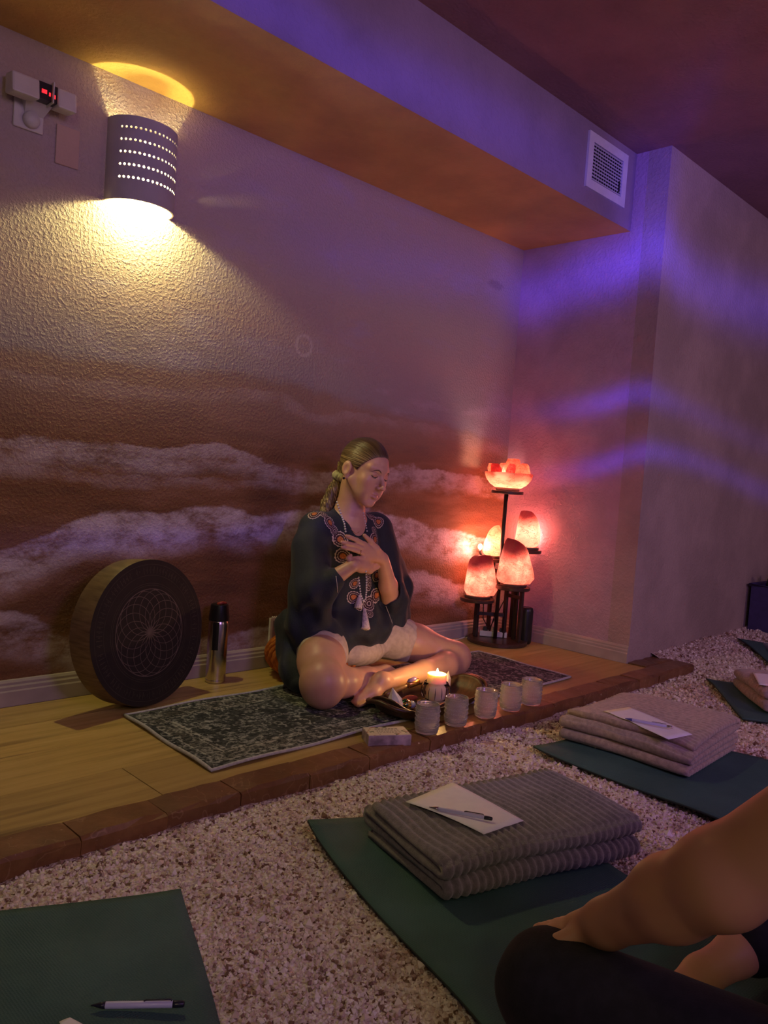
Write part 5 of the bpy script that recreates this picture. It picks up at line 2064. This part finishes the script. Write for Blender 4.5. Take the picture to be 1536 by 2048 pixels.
for q in (-1, 1):
    m = MB()
    pts = [on_face(q * (0.015 + 0.034 * s), 0.0265 + 0.0085 * math.sin(PI * min(1, s * 1.15)) * 0.9 - 0.004 * s * s, 0.0006) for s in np.linspace(0, 1, 9)]
    m.tube(pts, [0.0012, 0.0020, 0.0023, 0.0023, 0.0021, 0.0018, 0.0014, 0.0010, 0.0005], 6)
    obj('eyebrow', m, M_brow, pw, True)
    m = MB()
    pts = [on_face(q * (0.0175 + 0.029 * s), 0.0115 - 0.0062 * math.sin(PI * s) - 0.001 * s, 0.0006) for s in np.linspace(0, 1, 9)]
    m.tube(pts, [0.0007, 0.0012, 0.0016, 0.0019, 0.0020, 0.0020, 0.0018, 0.0014, 0.0006], 6)
    obj('eyelashes', m, M_lash, pw, True)
    m = MB()
    pts = [on_face(q * (0.018 + 0.027 * s), 0.0205 + 0.0030 * math.sin(PI * s), 0.0000) for s in np.linspace(0, 1, 7)]
    m.tube(pts, [0.0003, 0.0006, 0.0007, 0.0007, 0.0007, 0.0006, 0.0003], 5)
    obj('lid_crease', m, plain('lid_crease', (0.26, 0.12, 0.09), 0.6), pw, True)
    e = on_face(q * 0.031, 0.0035, -0.0016)
    eo = obj('eye', MB().sphere(e, (0.0090, 0.0042, 0.0030), 14, 10, rot=Matrix(HD.R.T.tolist())), M_eye, pw, True)
    ir = obj('iris', MB().sphere(e + fdir * 0.0016 + Vector(HD.u) * 0.0004, (0.0036, 0.0034, 0.0026), 12, 8, rot=Matrix(HD.R.T.tolist())), M_iris, eo, True)

# hair: close cap swept back, scrunchie and ponytail
RAMP = [(0.30, (0.045, 0.024, 0.009)), (0.48, (0.13, 0.078, 0.028)), (0.60, (0.30, 0.20, 0.08)), (0.72, (0.50, 0.37, 0.17))]


def hair_mat(name, rows, roots):
    t = NT(name, 0.34)
    p = t.pos(kind='Object')
    if roots:                                     # strands run front to back: noise over the angle round the head's long axis
        v = t.vmath('SUBTRACT', p, tuple(float(q) for q in HD.P(0, 0, 0.035) - np.array(pw.location)))
    else:
        v = p
    cm = []
    for row, sc_ in rows:
        d_ = t.n('VectorMath', operation='DOT_PRODUCT')
        t.link(v, d_.inputs[0])
        d_.inputs[1].default_value = tuple(row)
        cm.append(t.math('MULTIPLY', d_.outputs['Value'], sc_))
    if roots:
        cm = [t.math('MULTIPLY', t.math('ARCTAN2', cm[0], cm[2]), 26.0), cm[1], 0.0]
    cx3 = t.n('CombineXYZ')
    for i in range(3):
        t.link(cm[i], cx3.inputs[i])
    stn = t.noise(cx3.outputs[0], 1.0, 2, 0.5)
    t.color(t.ramp(stn, RAMP))
    if roots:                                     # darker natural hair over the crown
        d_ = t.n('VectorMath', operation='DOT_PRODUCT')
        t.link(p, d_.inputs[0])
        d_.inputs[1].default_value = tuple(R3[2])
        t.color(t.mix(t.smooth(d_.outputs['Value'], float(R3[2] @ (HD.P(0, 0, 0.055) - np.array(pw.location))), float(R3[2] @ (HD.P(0, 0, 0.10) - np.array(pw.location))), 0, 0.75), t.ramp(stn, RAMP), (0.050, 0.028, 0.012)))
    t.bump(stn, 0.7, 0.004)
    t.set(Anisotropic=0.6)
    return t.m


R3 = HD.R
M_hair = hair_mat('blonde_hair', ((R3[0], 1.0), (R3[1], 7.0), (R3[2], 1.0)), True)
M_tail = hair_mat('blonde_tail', (((0.7, -0.7, 0.3), 260.0), ((0.7, 0.7, 0), 200.0), ((-0.2, 0.2, 0.95), 9.0)), False)
G = Field(axis((2.04, 2.40, 0.0034)), axis((2.20, 2.60, 0.0034)), axis((0.66, 1.04, 0.0034)))
G.put(HD.E((0, -0.008, 0.042), (0.0765, 0.0965, 0.0905)), 0.01)
X, Y, Z = np.meshgrid(G.xs, G.ys, G.zs, indexing='ij')
L = HD.local(np.stack([X, Y, Z], -1).reshape(-1, 3)).reshape(*X.shape, 3)
hl = np.interp(L[..., 1], [-0.12, -0.085, -0.055, -0.03, -0.020, -0.004, 0.010, 0.024, 0.040, 0.060, 0.078, 0.11],
               [-0.050, -0.052, -0.050, -0.045, 0.000, 0.024, 0.020, 0.010, 0.034, 0.062, 0.084, 0.094])
hl = hl + 0.012 * np.clip(1 - np.abs(L[..., 0]) / 0.05, 0, 1) * np.clip((L[..., 1] - 0.05) / 0.02, 0, 1) * -0.3
G.F = np.maximum(G.F, ((hl - L[..., 2]) * 0.8 * HD.s).astype(np.float32))
groove = 0.0004 * np.sin(L[..., 0] * 190 + L[..., 1] * 30) * np.clip((L[..., 2] - 0.02) * 30, 0, 1)
G.F += groove.astype(np.float32)
hair, _ = finish('hair', G, M_hair, pw, 1)
SC = HD.P(-0.030, -0.112, -0.005)
SC = V3(*on(680, 953, y=2.455))
G = Field(axis((1.98, 2.36, 0.0034)), axis((2.34, 2.60, 0.0034)), axis((0.60, 0.92, 0.0034)))
tail = [HD.P(-0.010, -0.085, 0.010), SC, V3(*on(668, 980, y=2.475)), V3(*on(655, 1008, y=2.485)), V3(*on(647, 1030, y=2.475)), V3(*on(640, 1052, y=2.465))]
grow(G, tail, [0.030, 0.018, 0.027, 0.028, 0.021, 0.006], 0.012)
X, Y, Z = np.meshgrid(G.xs, G.ys, G.zs, indexing='ij')
G.F += (0.0018 * np.sin((X - Y) * 420 + Z * 60) + 0.001 * np.sin((X + Y) * 700 - Z * 40)).astype(np.float32)
finish('ponytail', G, M_tail, hair, 1)
m = MB()
axd = Vector(tail[2] - tail[1]).normalized()
Rsc = axd.to_track_quat('Z', 'Y').to_matrix()
for k in range(3):
    pts = []
    for i in range(64):
        a = 2 * PI * i / 64
        rr_ = 0.021 + 0.006 * math.cos(9 * a + k * 2.1)
        pts.append(Vector(SC) + Rsc @ Vector((rr_ * math.cos(a), rr_ * math.sin(a), 0.010 * math.sin(9 * a + k * 2.1))))
    m.tube(pts, 0.0085, 8, closed=True)
obj('scrunchie', m, plain('scrunchie_cloth', (0.50, 0.46, 0.30), 0.8, var=0.25, scale=60, bump=0.3), hair, True)
er = HD.P(-0.078, -0.006, -0.032)
obj('earring', MB().sphere(er + HD.x * -0.003 * 1.1, 0.0052, 12, 8), plain('dark_earring', (0.03, 0.02, 0.03), 0.1, 0.5), pw, True)
er = HD.P(0.078, -0.006, -0.032)
obj('earring', MB().sphere(er, 0.0052, 12, 8), bpy.data.materials['dark_earring'], pw, True)

# shorts
t = NT('cream_cotton', 0.85)
p = t.pos(kind='Object')
t.color(t.mix(t.smooth(t.noise(p, 60, 4), .3, .7), (0.55, 0.44, 0.36), (0.66, 0.54, 0.45)))
t.bump(t.noise(p, 320, 2), 0.3, 0.002)
G = Field(axis((1.92, 2.68, 0.0045)), axis((2.14, 2.62, 0.0045)), axis((0.08, 0.36, 0.0045)))
G.put(ell((2.27, 2.48, 0.225), (0.176, 0.126, 0.106)), 0.05)
G.put(ell((2.27, 2.365, 0.140), (0.15, 0.110, 0.070)), 0.03)
G.put(cone(HR, V3(2.035, 2.297, 0.163), 0.097, 0.100), 0.03)
G.put(cone(HL, V3(2.505, 2.325, 0.160), 0.098, 0.100), 0.03)
X, Y, Z = np.meshgrid(G.xs, G.ys, G.zs, indexing='ij')
for a, b, s0 in ((HR, KR, 0.62), (HL, KL, 0.56)):          # cut the legs at their hems
    d = (b - a) / np.linalg.norm(b - a)
    e = a + (b - a) * s0
    side = -1 if a is HR else 1
    pl_ = (X - e[0]) * d[0] + (Y - e[1]) * d[1] + (Z - e[2]) * d[2]
    G.F = np.where(side * (X - 2.275) > 0, np.maximum(G.F, pl_), G.F).astype(np.float32)
G.F += (0.0016 * np.sin(X * 160 + Y * 90)).astype(np.float32)
finish('shorts', G, t.m, pw, 1)

# kaftan
t = NT('navy_kaftan', 0.72)
p = t.pos(kind='Object')
t.color(t.mix(t.smooth(t.noise(p, 9, 4), .3, .7), (0.007, 0.011, 0.022), (0.012, 0.019, 0.035)))
t.bump(t.math('ADD', t.noise(p, 380, 2), t.math('MULTIPLY', t.noise(t.vmath('MULTIPLY', p, (1, 1, .4)), 22, 3), 2.0)), 0.35, 0.004)
t.set(Sheen_Weight=0.10)
M_kaft = t.m
K = Field(axis((1.82, 2.74, 0.004)), axis((2.14, 2.66, 0.004)), axis((0.01, 0.76, 0.004)))
K.put(ell((2.24, 2.425, 0.545), (0.163, 0.112, 0.150)), 0.05)
K.put(cone(V3(2.085, 2.435, 0.650), V3(2.395, 2.435, 0.650), 0.056, 0.056), 0.05)
K.put(cone(V3(2.235, 2.432, 0.688), V3(2.235, 2.43, 0.64), 0.066, 0.085), 0.03)
K.put(ell((2.25, 2.440, 0.36), (0.175, 0.118, 0.20)), 0.06)
K.put(ell((2.27, 2.440, 0.235), (0.205, 0.150, 0.105)), 0.05)
K.put(ell((2.275, 2.365, 0.232), (0.175, 0.128, 0.088)), 0.04)
K.put(cone(HR + V3(0, 0, 0.01), V3(2.070, 2.335, 0.185), 0.108, 0.103), 0.03)
# near sleeve: wide, hanging from shoulder and forearm
K.put(cone(SR_ + V3(0.01, 0, 0.004), ER, 0.060, 0.066), 0.04)
K.put(cone(ER, ER * .45 + WR * .55 + V3(-0.01, 0, -0.012), 0.066, 0.046), 0.03)
grow(K, [V3(2.03, 2.42, 0.56), V3(2.005, 2.37, 0.40), V3(2.005, 2.375, 0.26), V3(2.03, 2.39, 0.19)], [0.068, 0.072, 0.070, 0.062], 0.04)
K.put(cone(V3(2.005, 2.275, 0.40), V3(2.04, 2.33, 0.22), 0.036, 0.040), 0.04)
# back panel pooling over the cushion to the rug
grow(K, [V3(2.03, 2.48, 0.24), V3(2.020, 2.445, 0.15), V3(1.975, 2.38, 0.085), V3(1.955, 2.325, 0.050)], [0.072, 0.066, 0.060, 0.040], 0.03)
K.put(cone(V3(2.02, 2.40, 0.12), V3(1.985, 2.315, 0.055), 0.05, 0.035), 0.03)
K.put(ell((2.29, 2.545, 0.23), (0.19, 0.080, 0.10)), 0.04)
# far sleeve: bell falling from the forearm
K.put(cone(SL_, V3(2.50, 2.40, 0.46), 0.058, 0.060), 0.04)
K.put(cone(SL_, EL + V3(0.006, 0, 0.02), 0.060, 0.062), 0.04)
grow(K, [V3(2.50, 2.40, 0.46), V3(2.545, 2.385, 0.375), V3(2.52, 2.365, 0.26), V3(2.505, 2.345, 0.165)], [0.058, 0.055, 0.050, 0.042], 0.03)
K.put(cone(EL + V3(0.01, 0.0, 0.02), EL * .70 + WL * .30 + V3(0.02, 0.015, 0), 0.062, 0.048), 0.03)
K.put(cone(V3(2.45, 2.325, 0.33), V3(2.47, 2.315, 0.17), 0.045, 0.036), 0.04)
# openings: neckline V, sleeve mouths
for a, b, ra, rb in ((V3(2.232, 2.345, 0.735), V3(2.212, 2.285, 0.570), 0.068, 0.016), (V3(2.228, 2.36, 0.76), V3(2.226, 2.32, 0.66), 0.085, 0.046)):
    K.put(cone(a, b, ra, rb), 0.006, 'sub')
u_ = (WR - ER) / np.linalg.norm(WR - ER)
K.put(cone(ER + u_ * 0.135, WR + u_ * 0.05, 0.036, 0.060), 0.006, 'sub')
u_ = (WL - EL) / np.linalg.norm(WL - EL)
K.put(cone(EL + u_ * 0.060, EL + u_ * 0.165, 0.046, 0.050), 0.006, 'sub')
X, Y, Z = np.meshgrid(K.xs, K.ys, K.zs, indexing='ij')
low = np.clip((0.60 - Z) / 0.25, 0, 1)
K.F += (low * (0.0042 * np.sin(X * 62 + 3 * np.sin(Z * 9) - Y * 25) + 0.0028 * np.sin(X * 35 - Y * 80 + Z * 28))).astype(np.float32)
kaft, PK = finish('kaftan', K, M_kaft, pw, 1)
bvh_k = BVHTree.FromPolygons([Vector(v) for v in PK], [tuple(p.vertices) for p in kaft.data.polygons])


def hit(x, y, both=True):
    d = ray(x, y)
    best = None
    for b in ((bvh_k, bvh_body) if both else (bvh_k,)):
        h = b.ray_cast(EYE, d)
        if h[0] is not None and (best is None or h[3] < best[3]):
            best = h
    return best


# embroidery: scalloped medallions sewn flat onto the cloth
M_emw = plain('thread_cream', (0.62, 0.50, 0.44), 0.8, var=0.25, scale=200)
M_emd = plain('thread_maroon', (0.045, 0.014, 0.020), 0.8)
M_emo = plain('thread_orange', (0.55, 0.17, 0.045), 0.7, var=0.4, scale=220)


def medallion(x, y, r, ang=0.0, stretch=1.25, core=True):
    """teardrop scallop of r photo pixels, wrapped on the cloth"""
    h = hit(x, y, False)
    if h is None or h[0] is None:
        return
    c, nrm = h[0], h[1].normalized()
    if nrm.dot(ray(x, y)) > 0:
        nrm = -nrm
    rr_ = r * h[3] / FPX
    ux = (Vector(CR) - nrm * nrm.dot(CR)).normalized()
    uy = nrm.cross(ux)
    if uy.dot(CU) < 0:
        uy = -uy
    m = MB()
    n = 28

    def outline(k, lift, bumpy=0.0):
        V = []
        for i in range(n):
            a = 2 * PI * i / n
            q = rr_ * k * (1 + bumpy * math.cos(14 * a))
            a0 = math.cos(a) * q * stretch
            b0 = math.sin(a) * q * (1 - 0.25 * math.cos(a))
            s_, c_ = math.sin(ang), math.cos(ang)
            o_ = c + ux * (a0 * c_ - b0 * s_) + uy * (a0 * s_ + b0 * c_) + nrm * 0.03
            hh = bvh_k.ray_cast(o_, -nrm, 0.07)
            V.append((hh[0] if hh[0] else o_ - nrm * 0.03) + nrm * lift)
        return V
    for k, lift, mi, bp in ((1.0, 0.0016, 0, 0.05), (0.86, 0.0024, 1, 0.0), (0.66, 0.0030, 0, 0.06), (0.58, 0.0034, 1, 0.0)) + (((0.40, 0.0042, 2, 0.12),) if core else ((0.36, 0.0042, 0, 0.0), (0.22, 0.0048, 1, 0.0))):
        ring = outline(k, lift, bp)
        mid = sum(ring, Vector()) / n
        hh = bvh_k.ray_cast(mid + nrm * 0.03, -nrm, 0.07)
        mid = (hh[0] if hh[0] else mid) + nrm * lift
        V = ring + [mid.lerp(q, 0.5) * 1.0 for q in ring] + [mid]
        V[n:2 * n] = [((bvh_k.ray_cast(q + nrm * 0.03, -nrm, 0.07)[0] or q) + nrm * lift) for q in V[n:2 * n]]
        m.add(V, [(i, (i + 1) % n, n + (i + 1) % n, n + i) for i in range(n)] + [(n + i, n + (i + 1) % n, 2 * n) for i in range(n)], mi)
    obj('embroidered_scallop', m, [M_emw, M_emd, M_emo], kaft)


for q in ((629, 1029, 11, 0.5), (648, 1030, 9, -0.6, 1.2, False), (659, 1046, 12, -0.9), (668, 1062, 9, -0.9, 1.2, False), (681, 1080, 15, -0.7), (686, 1112, 14, -0.3),
          (741, 1033, 10, 0.6, 1.2, False), (756, 1044, 12, 0.7), (748, 1061, 8, 0.9, 1.2, False), (749, 1079, 14, 0.9),
          (709, 1166, 10, 0.6), (707, 1194, 12, 0.2), (752, 1150, 12, 0.3), (753, 1190, 14, 0.25), (737, 1146, 9, 1.2, 1.3, False), (737, 1168, 11, 1.2, 1.3, False),
          (737, 1208, 13, 1.2, 1.4, False), (718, 1212, 9, 0.8, 1.2, False), (739, 1228, 8, 1.1, 1.3, False)):
    medallion(*q)

# neck ribbon, sleeve piping
M_pipe = plain('piping', (0.55, 0.48, 0.44), 0.7)


def laid(name, pix, r, mat, lift=0.001, n=6, step=4):
    pts = []
    for (a, b), (c, d) in zip(pix[:-1], pix[1:]):
        k = max(2, int(math.hypot(c - a, d - b) / step))
        for i in range(k):
            s = i / k
            h = hit(a + (c - a) * s, b + (d - b) * s)
            if h and h[0] is not None and (name != 'sleeve_piping' or abs(h[3] - (hit(a + (c - a) * s, b + (d - b) * s, False) or (0, 0, 0, 9))[3]) < 1e-4) and (not pts or (h[0] - pts[-1]).length < 0.03):
                pts.append(h[0] - ray(a + (c - a) * s, b + (d - b) * s) * lift)
    if len(pts) > 2:
        m = MB()
        m.tube(pts, r, n)
        return obj(name, m, mat, kaft if name == 'sleeve_piping' else pw, True)


laid('sleeve_piping', [(672, 1152), (674, 1168), (675, 1189)], 0.0014, M_pipe)
laid('sleeve_piping', [(767, 1200), (778, 1228), (790, 1262), (797, 1278)], 0.0010, M_pipe)
laid('sleeve_piping', [(788, 1142), (788, 1180), (793, 1225), (801, 1272)], 0.0010, M_pipe)

# bead necklace and tassels
M_bead = plain('white_bead', (0.74, 0.70, 0.68), 0.25, var=0.05)
m = MB()


def beads(pix, r=0.0043, step=5.0, lift=0.8):
    out = []
    for (a, b), (c, d) in zip(pix[:-1], pix[1:]):
        k = max(1, int(round(math.hypot(c - a, d - b) / step)))
        for i in range(k):
            s = i / k
            x, y = a + (c - a) * s, b + (d - b) * s
            h = hit(x, y)
            if h and h[0] is not None and h[3] < 3.6:
                out.append(h[0] - ray(x, y) * (r * lift))
    for q in out:
        m.sphere(q, r, 9, 6)


beads([(675, 997), (674, 1004), (677, 1015), (683, 1031), (689, 1048), (692, 1068)])
beads([(727, 1026), (730, 1042), (733, 1056), (735, 1068)], 0.0032)
beads([(732, 1143), (733, 1160), (733, 1180), (731, 1198), (727, 1207)])
beads([(717, 1155), (719, 1172), (721, 1188), (726, 1201), (727, 1208)])
necklace = obj('bead_necklace', m, M_bead, pw, True)
M_tas = plain('tassel_thread', (0.66, 0.56, 0.60), 0.85, var=0.2, scale=150, bump=0.5)
for (x0_, y0_, x1_, y1_, w) in ((719, 1192, 716, 1217, 8), (729, 1220, 731, 1258, 8.5)):
    h0, h1 = hit(x0_, y0_), hit(x1_, y1_)
    if h0 and h1 and h0[0] is not None and h1[0] is not None:
        p0, p1 = h0[0] - ray(x0_, y0_) * 0.008, h1[0] - ray(x1_, y1_) * 0.010
        m = MB()
        k_ = 30
        V = []
        ax_ = (p1 - p0).normalized()
        Rm_ = ax_.to_track_quat('Z', 'Y').to_matrix()
        Lt = (p1 - p0).length
        wr = w * h0[3] / FPX
        for zf_, rf in ((-0.10, 0.0), (-0.08, 0.35), (0.0, 0.42), (0.08, 0.34), (0.14, 0.50), (0.6, 0.80), (1.0, 1.0), (0.97, 0.0)):
            for i in range(k_):
                a = 2 * PI * i / k_
                q = wr * rf * (1 + 0.10 * math.cos(10 * a) * (rf > .45))
                V.append(p0 + Rm_ @ Vector((q * math.cos(a), q * 0.6 * math.sin(a), Lt * zf_)))
        m.add(V, [(j * k_ + i, j * k_ + (i + 1) % k_, (j + 1) * k_ + (i + 1) % k_, (j + 1) * k_ + i) for j in range(7) for i in range(k_)])
        obj('tassel', m, M_tas, necklace, True)
M_gold = plain('gold', (0.85, 0.55, 0.22), 0.2, 1.0)
laid('fine_chain', [(702, 1059), (712, 1068), (722, 1061)], 0.0008, M_gold, 0.0008, 5)
laid('fine_chain', [(713, 1068), (715, 1080)], 0.0008, M_gold, 0.0008, 5)
rc_ = kn[2] * 0.78 + tips[2] * 0.22 + V3(0, -0.003, 0.0008)
rd = Vector(tips[2] - kn[2]).normalized()
Rr = rd.to_track_quat('Z', 'Y').to_matrix()
m = MB()
m.tube([Vector(rc_) + Rr @ Vector((0.0102 * math.cos(2 * PI * i / 24), 0.0102 * math.sin(2 * PI * i / 24), 0)) for i in range(24)], 0.0014, 6, closed=True)
m.sphere(Vector(rc_) + Vector((-0.003, -0.010, 0.003)), 0.0026, 8, 6)
obj('ring', m, M_gold, pw, True)

# ---------------------------------------------------------------- guest at the right edge, in front
pg = thing('person', 'person in black trousers at the bottom right resting a bare arm on one knee', 'person', (1.24, 0.10, 0.0))
M_skin_g = skin_mat('skin_guest', 0.5)
F = Field(axis((0.90, 1.92, 0.0055)), axis((-0.25, 0.80, 0.0055)), axis((-0.03, 1.10, 0.0055)))
HG = Head((1.235, 0.240, 0.885), math.radians(180 - 22), math.radians(4), 0.0, 1.0)
HG.skull(F)
F.put(cone(HG.P(0, -0.016, -0.05), V3(1.23, 0.180, 0.72), 0.052, 0.056), 0.03)
F.put(ell((1.23, 0.150, 0.545), (0.150, 0.095, 0.155)), 0.05)
F.put(cone(V3(1.09, 0.165, 0.640), V3(1.37, 0.165, 0.640), 0.05, 0.05), 0.05)
F.put(ell((1.23, 0.110, 0.34), (0.130, 0.095, 0.17)), 0.06)
F.put(ell((1.23, 0.075, 0.15), (0.165, 0.125, 0.11)), 0.06)
hl_, hr_ = V3(1.125, 0.115, 0.120), V3(1.335, 0.110, 0.12)
kl_, kr_ = V3(1.072, 0.620, 0.098), V3(1.760, 0.410, 0.12)
al_, ar_ = V3(1.285, 0.270, 0.040), V3(1.475, 0.490, 0.060)
grow(F, [hl_, kl_], [0.085, 0.062], 0.04)
grow(F, [hr_, kr_], [0.085, 0.064], 0.04)
grow(F, [kl_, kl_ * .4 + al_ * .6, al_], [0.058, 0.048, 0.034], 0.03)
grow(F, [kr_, kr_ * .4 + ar_ * .6, ar_], [0.058, 0.050, 0.036], 0.03)
for a, d in ((ar_, V3(-0.155, 0.045, -0.030)), (al_, V3(0.15, -0.05, -0.012))):
    s = 1 if d[0] < 0 else -1
    F.put(ell(a + V3(0.02 * s, 0.01, -0.012), (0.034, 0.030, 0.028)), 0.015)
    grow(F, [a, a + d * 0.55, a + d], [0.036, 0.032, 0.022], 0.015)
    for i in range(5):
        b = a + d + V3(0, -0.028 + 0.0135 * i, -0.004)
        grow(F, [b, b + V3(-0.036 * s + 0.003 * i * s, 0, -0.004)], [0.0112 - 0.0008 * i, 0.0090 - 0.0008 * i], 0.005)
# arms: her left arm reaches to her knee and crosses the picture
sl_, el_ = V3(1.060, 0.165, 0.630), V3(1.050, 0.375, 0.385)
wl_ = V3(1.108, 0.555, 0.222)
grow(F, [sl_, el_], [0.056, 0.056], 0.03)
grow(F, [el_, el_ * .6 + wl_ * .4, wl_], [0.058, 0.052, 0.034], 0.03)
hp = V3(1.122, 0.612, 0.180)
F.put(cone(wl_, hp, 0.033, 0.026), 0.02)
for i in range(4):
    a = hp + V3(-0.026 + 0.018 * i, 0.030, -0.006 - 0.004 * abs(i - 1))
    b = a + V3(-0.002, 0.034, -0.022)
    grow(F, [hp, a, b, b + V3(0.0, 0.014, -0.032)], [0.020, 0.0120, 0.0105, 0.0082], 0.005)
grow(F, [wl_ * .5 + hp * .5, hp + V3(-0.048, 0.004, -0.004), hp + V3(-0.056, 0.040, -0.024)], [0.019, 0.012, 0.009], 0.006)
sr_, er_, wr_ = V3(1.395, 0.165, 0.630), V3(1.620, 0.210, 0.44), V3(1.735, 0.360, 0.240)
grow(F, [sr_, er_], [0.053, 0.045], 0.03)
grow(F, [er_, wr_], [0.046, 0.030], 0.03)
for i in range(4):
    b = wr_ + V3(-0.035 + 0.020 * i, 0.085, -0.025)
    F.put(cone(wr_, b, 0.022, 0.012), 0.012)
    grow(F, [b, b + V3(0, 0.035, -0.018), b + V3(0, 0.052, -0.045)], [0.0115, 0.010, 0.008], 0.004)
grow(F, [wr_, wr_ + V3(-0.045, 0.035, -0.01), wr_ + V3(-0.062, 0.075, -0.025)], [0.018, 0.013, 0.009], 0.006)
gb, PG = finish('body', F, M_skin_g, pg, 1)
paint(gb, PG, (0.50, 0.25, 0.15), [(HG.P(0, 0.095, -0.0565), (0.027, 0.022, 0.0135), (0.42, 0.13, 0.12), 0.7)])

t = NT('black_jersey', 0.9)
p = t.pos(kind='Object')
t.color(t.mix(t.smooth(t.noise(p, 50, 3), .3, .7), (0.006, 0.006, 0.009), (0.011, 0.011, 0.015)))
t.bump(t.noise(p, 300, 2), 0.3, 0.002)
M_jersey = t.m
G = Field(axis((0.92, 1.90, 0.006)), axis((-0.20, 0.78, 0.006)), axis((-0.02, 0.40, 0.006)))
G.put(ell((1.23, 0.075, 0.15), (0.180, 0.140, 0.125)), 0.06)
grow(G, [hl_, kl_], [0.098, 0.086], 0.04)
grow(G, [hr_, kr_], [0.098, 0.076], 0.04)
grow(G, [kl_, kl_ * .4 + al_ * .6, kl_ * .08 + al_ * .92], [0.070, 0.060, 0.050], 0.03)
grow(G, [kr_, kr_ * .45 + ar_ * .55, kr_ * .16 + ar_ * .84], [0.072, 0.064, 0.056], 0.03)
X, Y, Z = np.meshgrid(G.xs, G.ys, G.zs, indexing='ij')
G.F += (0.002 * np.sin(X * 55 + Y * 40) * np.sin(Z * 30 + X * 20)).astype(np.float32)
finish('trousers', G, M_jersey, pg, 1)
G = Field(axis((0.98, 1.48, 0.006)), axis((-0.10, 0.34, 0.006)), axis((0.12, 0.74, 0.006)))
G.put(ell((1.23, 0.150, 0.545), (0.162, 0.108, 0.168)), 0.05)
G.put(cone(V3(1.11, 0.165, 0.642), V3(1.35, 0.165, 0.642), 0.058, 0.058), 0.05)
G.put(ell((1.23, 0.110, 0.34), (0.146, 0.112, 0.19)), 0.06)
G.put(ell((1.23, 0.075, 0.20), (0.172, 0.132, 0.08)), 0.06)
G.put(cone(V3(1.235, 0.215, 0.76), V3(1.235, 0.200, 0.68), 0.06, 0.07), 0.01, 'sub')
finish('tank_top', G, plain('dark_top', (0.012, 0.011, 0.016), 0.9), pg, 1)
G = Field(axis((1.08, 1.40, 0.006)), axis((0.06, 0.40, 0.006)), axis((0.74, 1.06, 0.006)))
G.put(HG.E((0, -0.008, 0.042), (0.078, 0.098, 0.092)), 0.01)
X, Y, Z = np.meshgrid(G.xs, G.ys, G.zs, indexing='ij')
L = HG.local(np.stack([X, Y, Z], -1).reshape(-1, 3)).reshape(*X.shape, 3)
hl2 = np.interp(L[..., 1], [-0.12, -0.055, -0.03, -0.02, 0.0, 0.02, 0.045, 0.075, 0.11], [-0.055, -0.055, -0.05, 0.0, 0.024, 0.012, 0.04, 0.083, 0.094])
G.F = np.maximum(G.F, ((hl2 - L[..., 2]) * 0.8).astype(np.float32))
G.put(HG.E((0, -0.108, 0.045), (0.034, 0.034, 0.034)), 0.01)
finish('hair', G, plain('brown_hair', (0.05, 0.028, 0.016), 0.45, var=0.3), pg, 1)
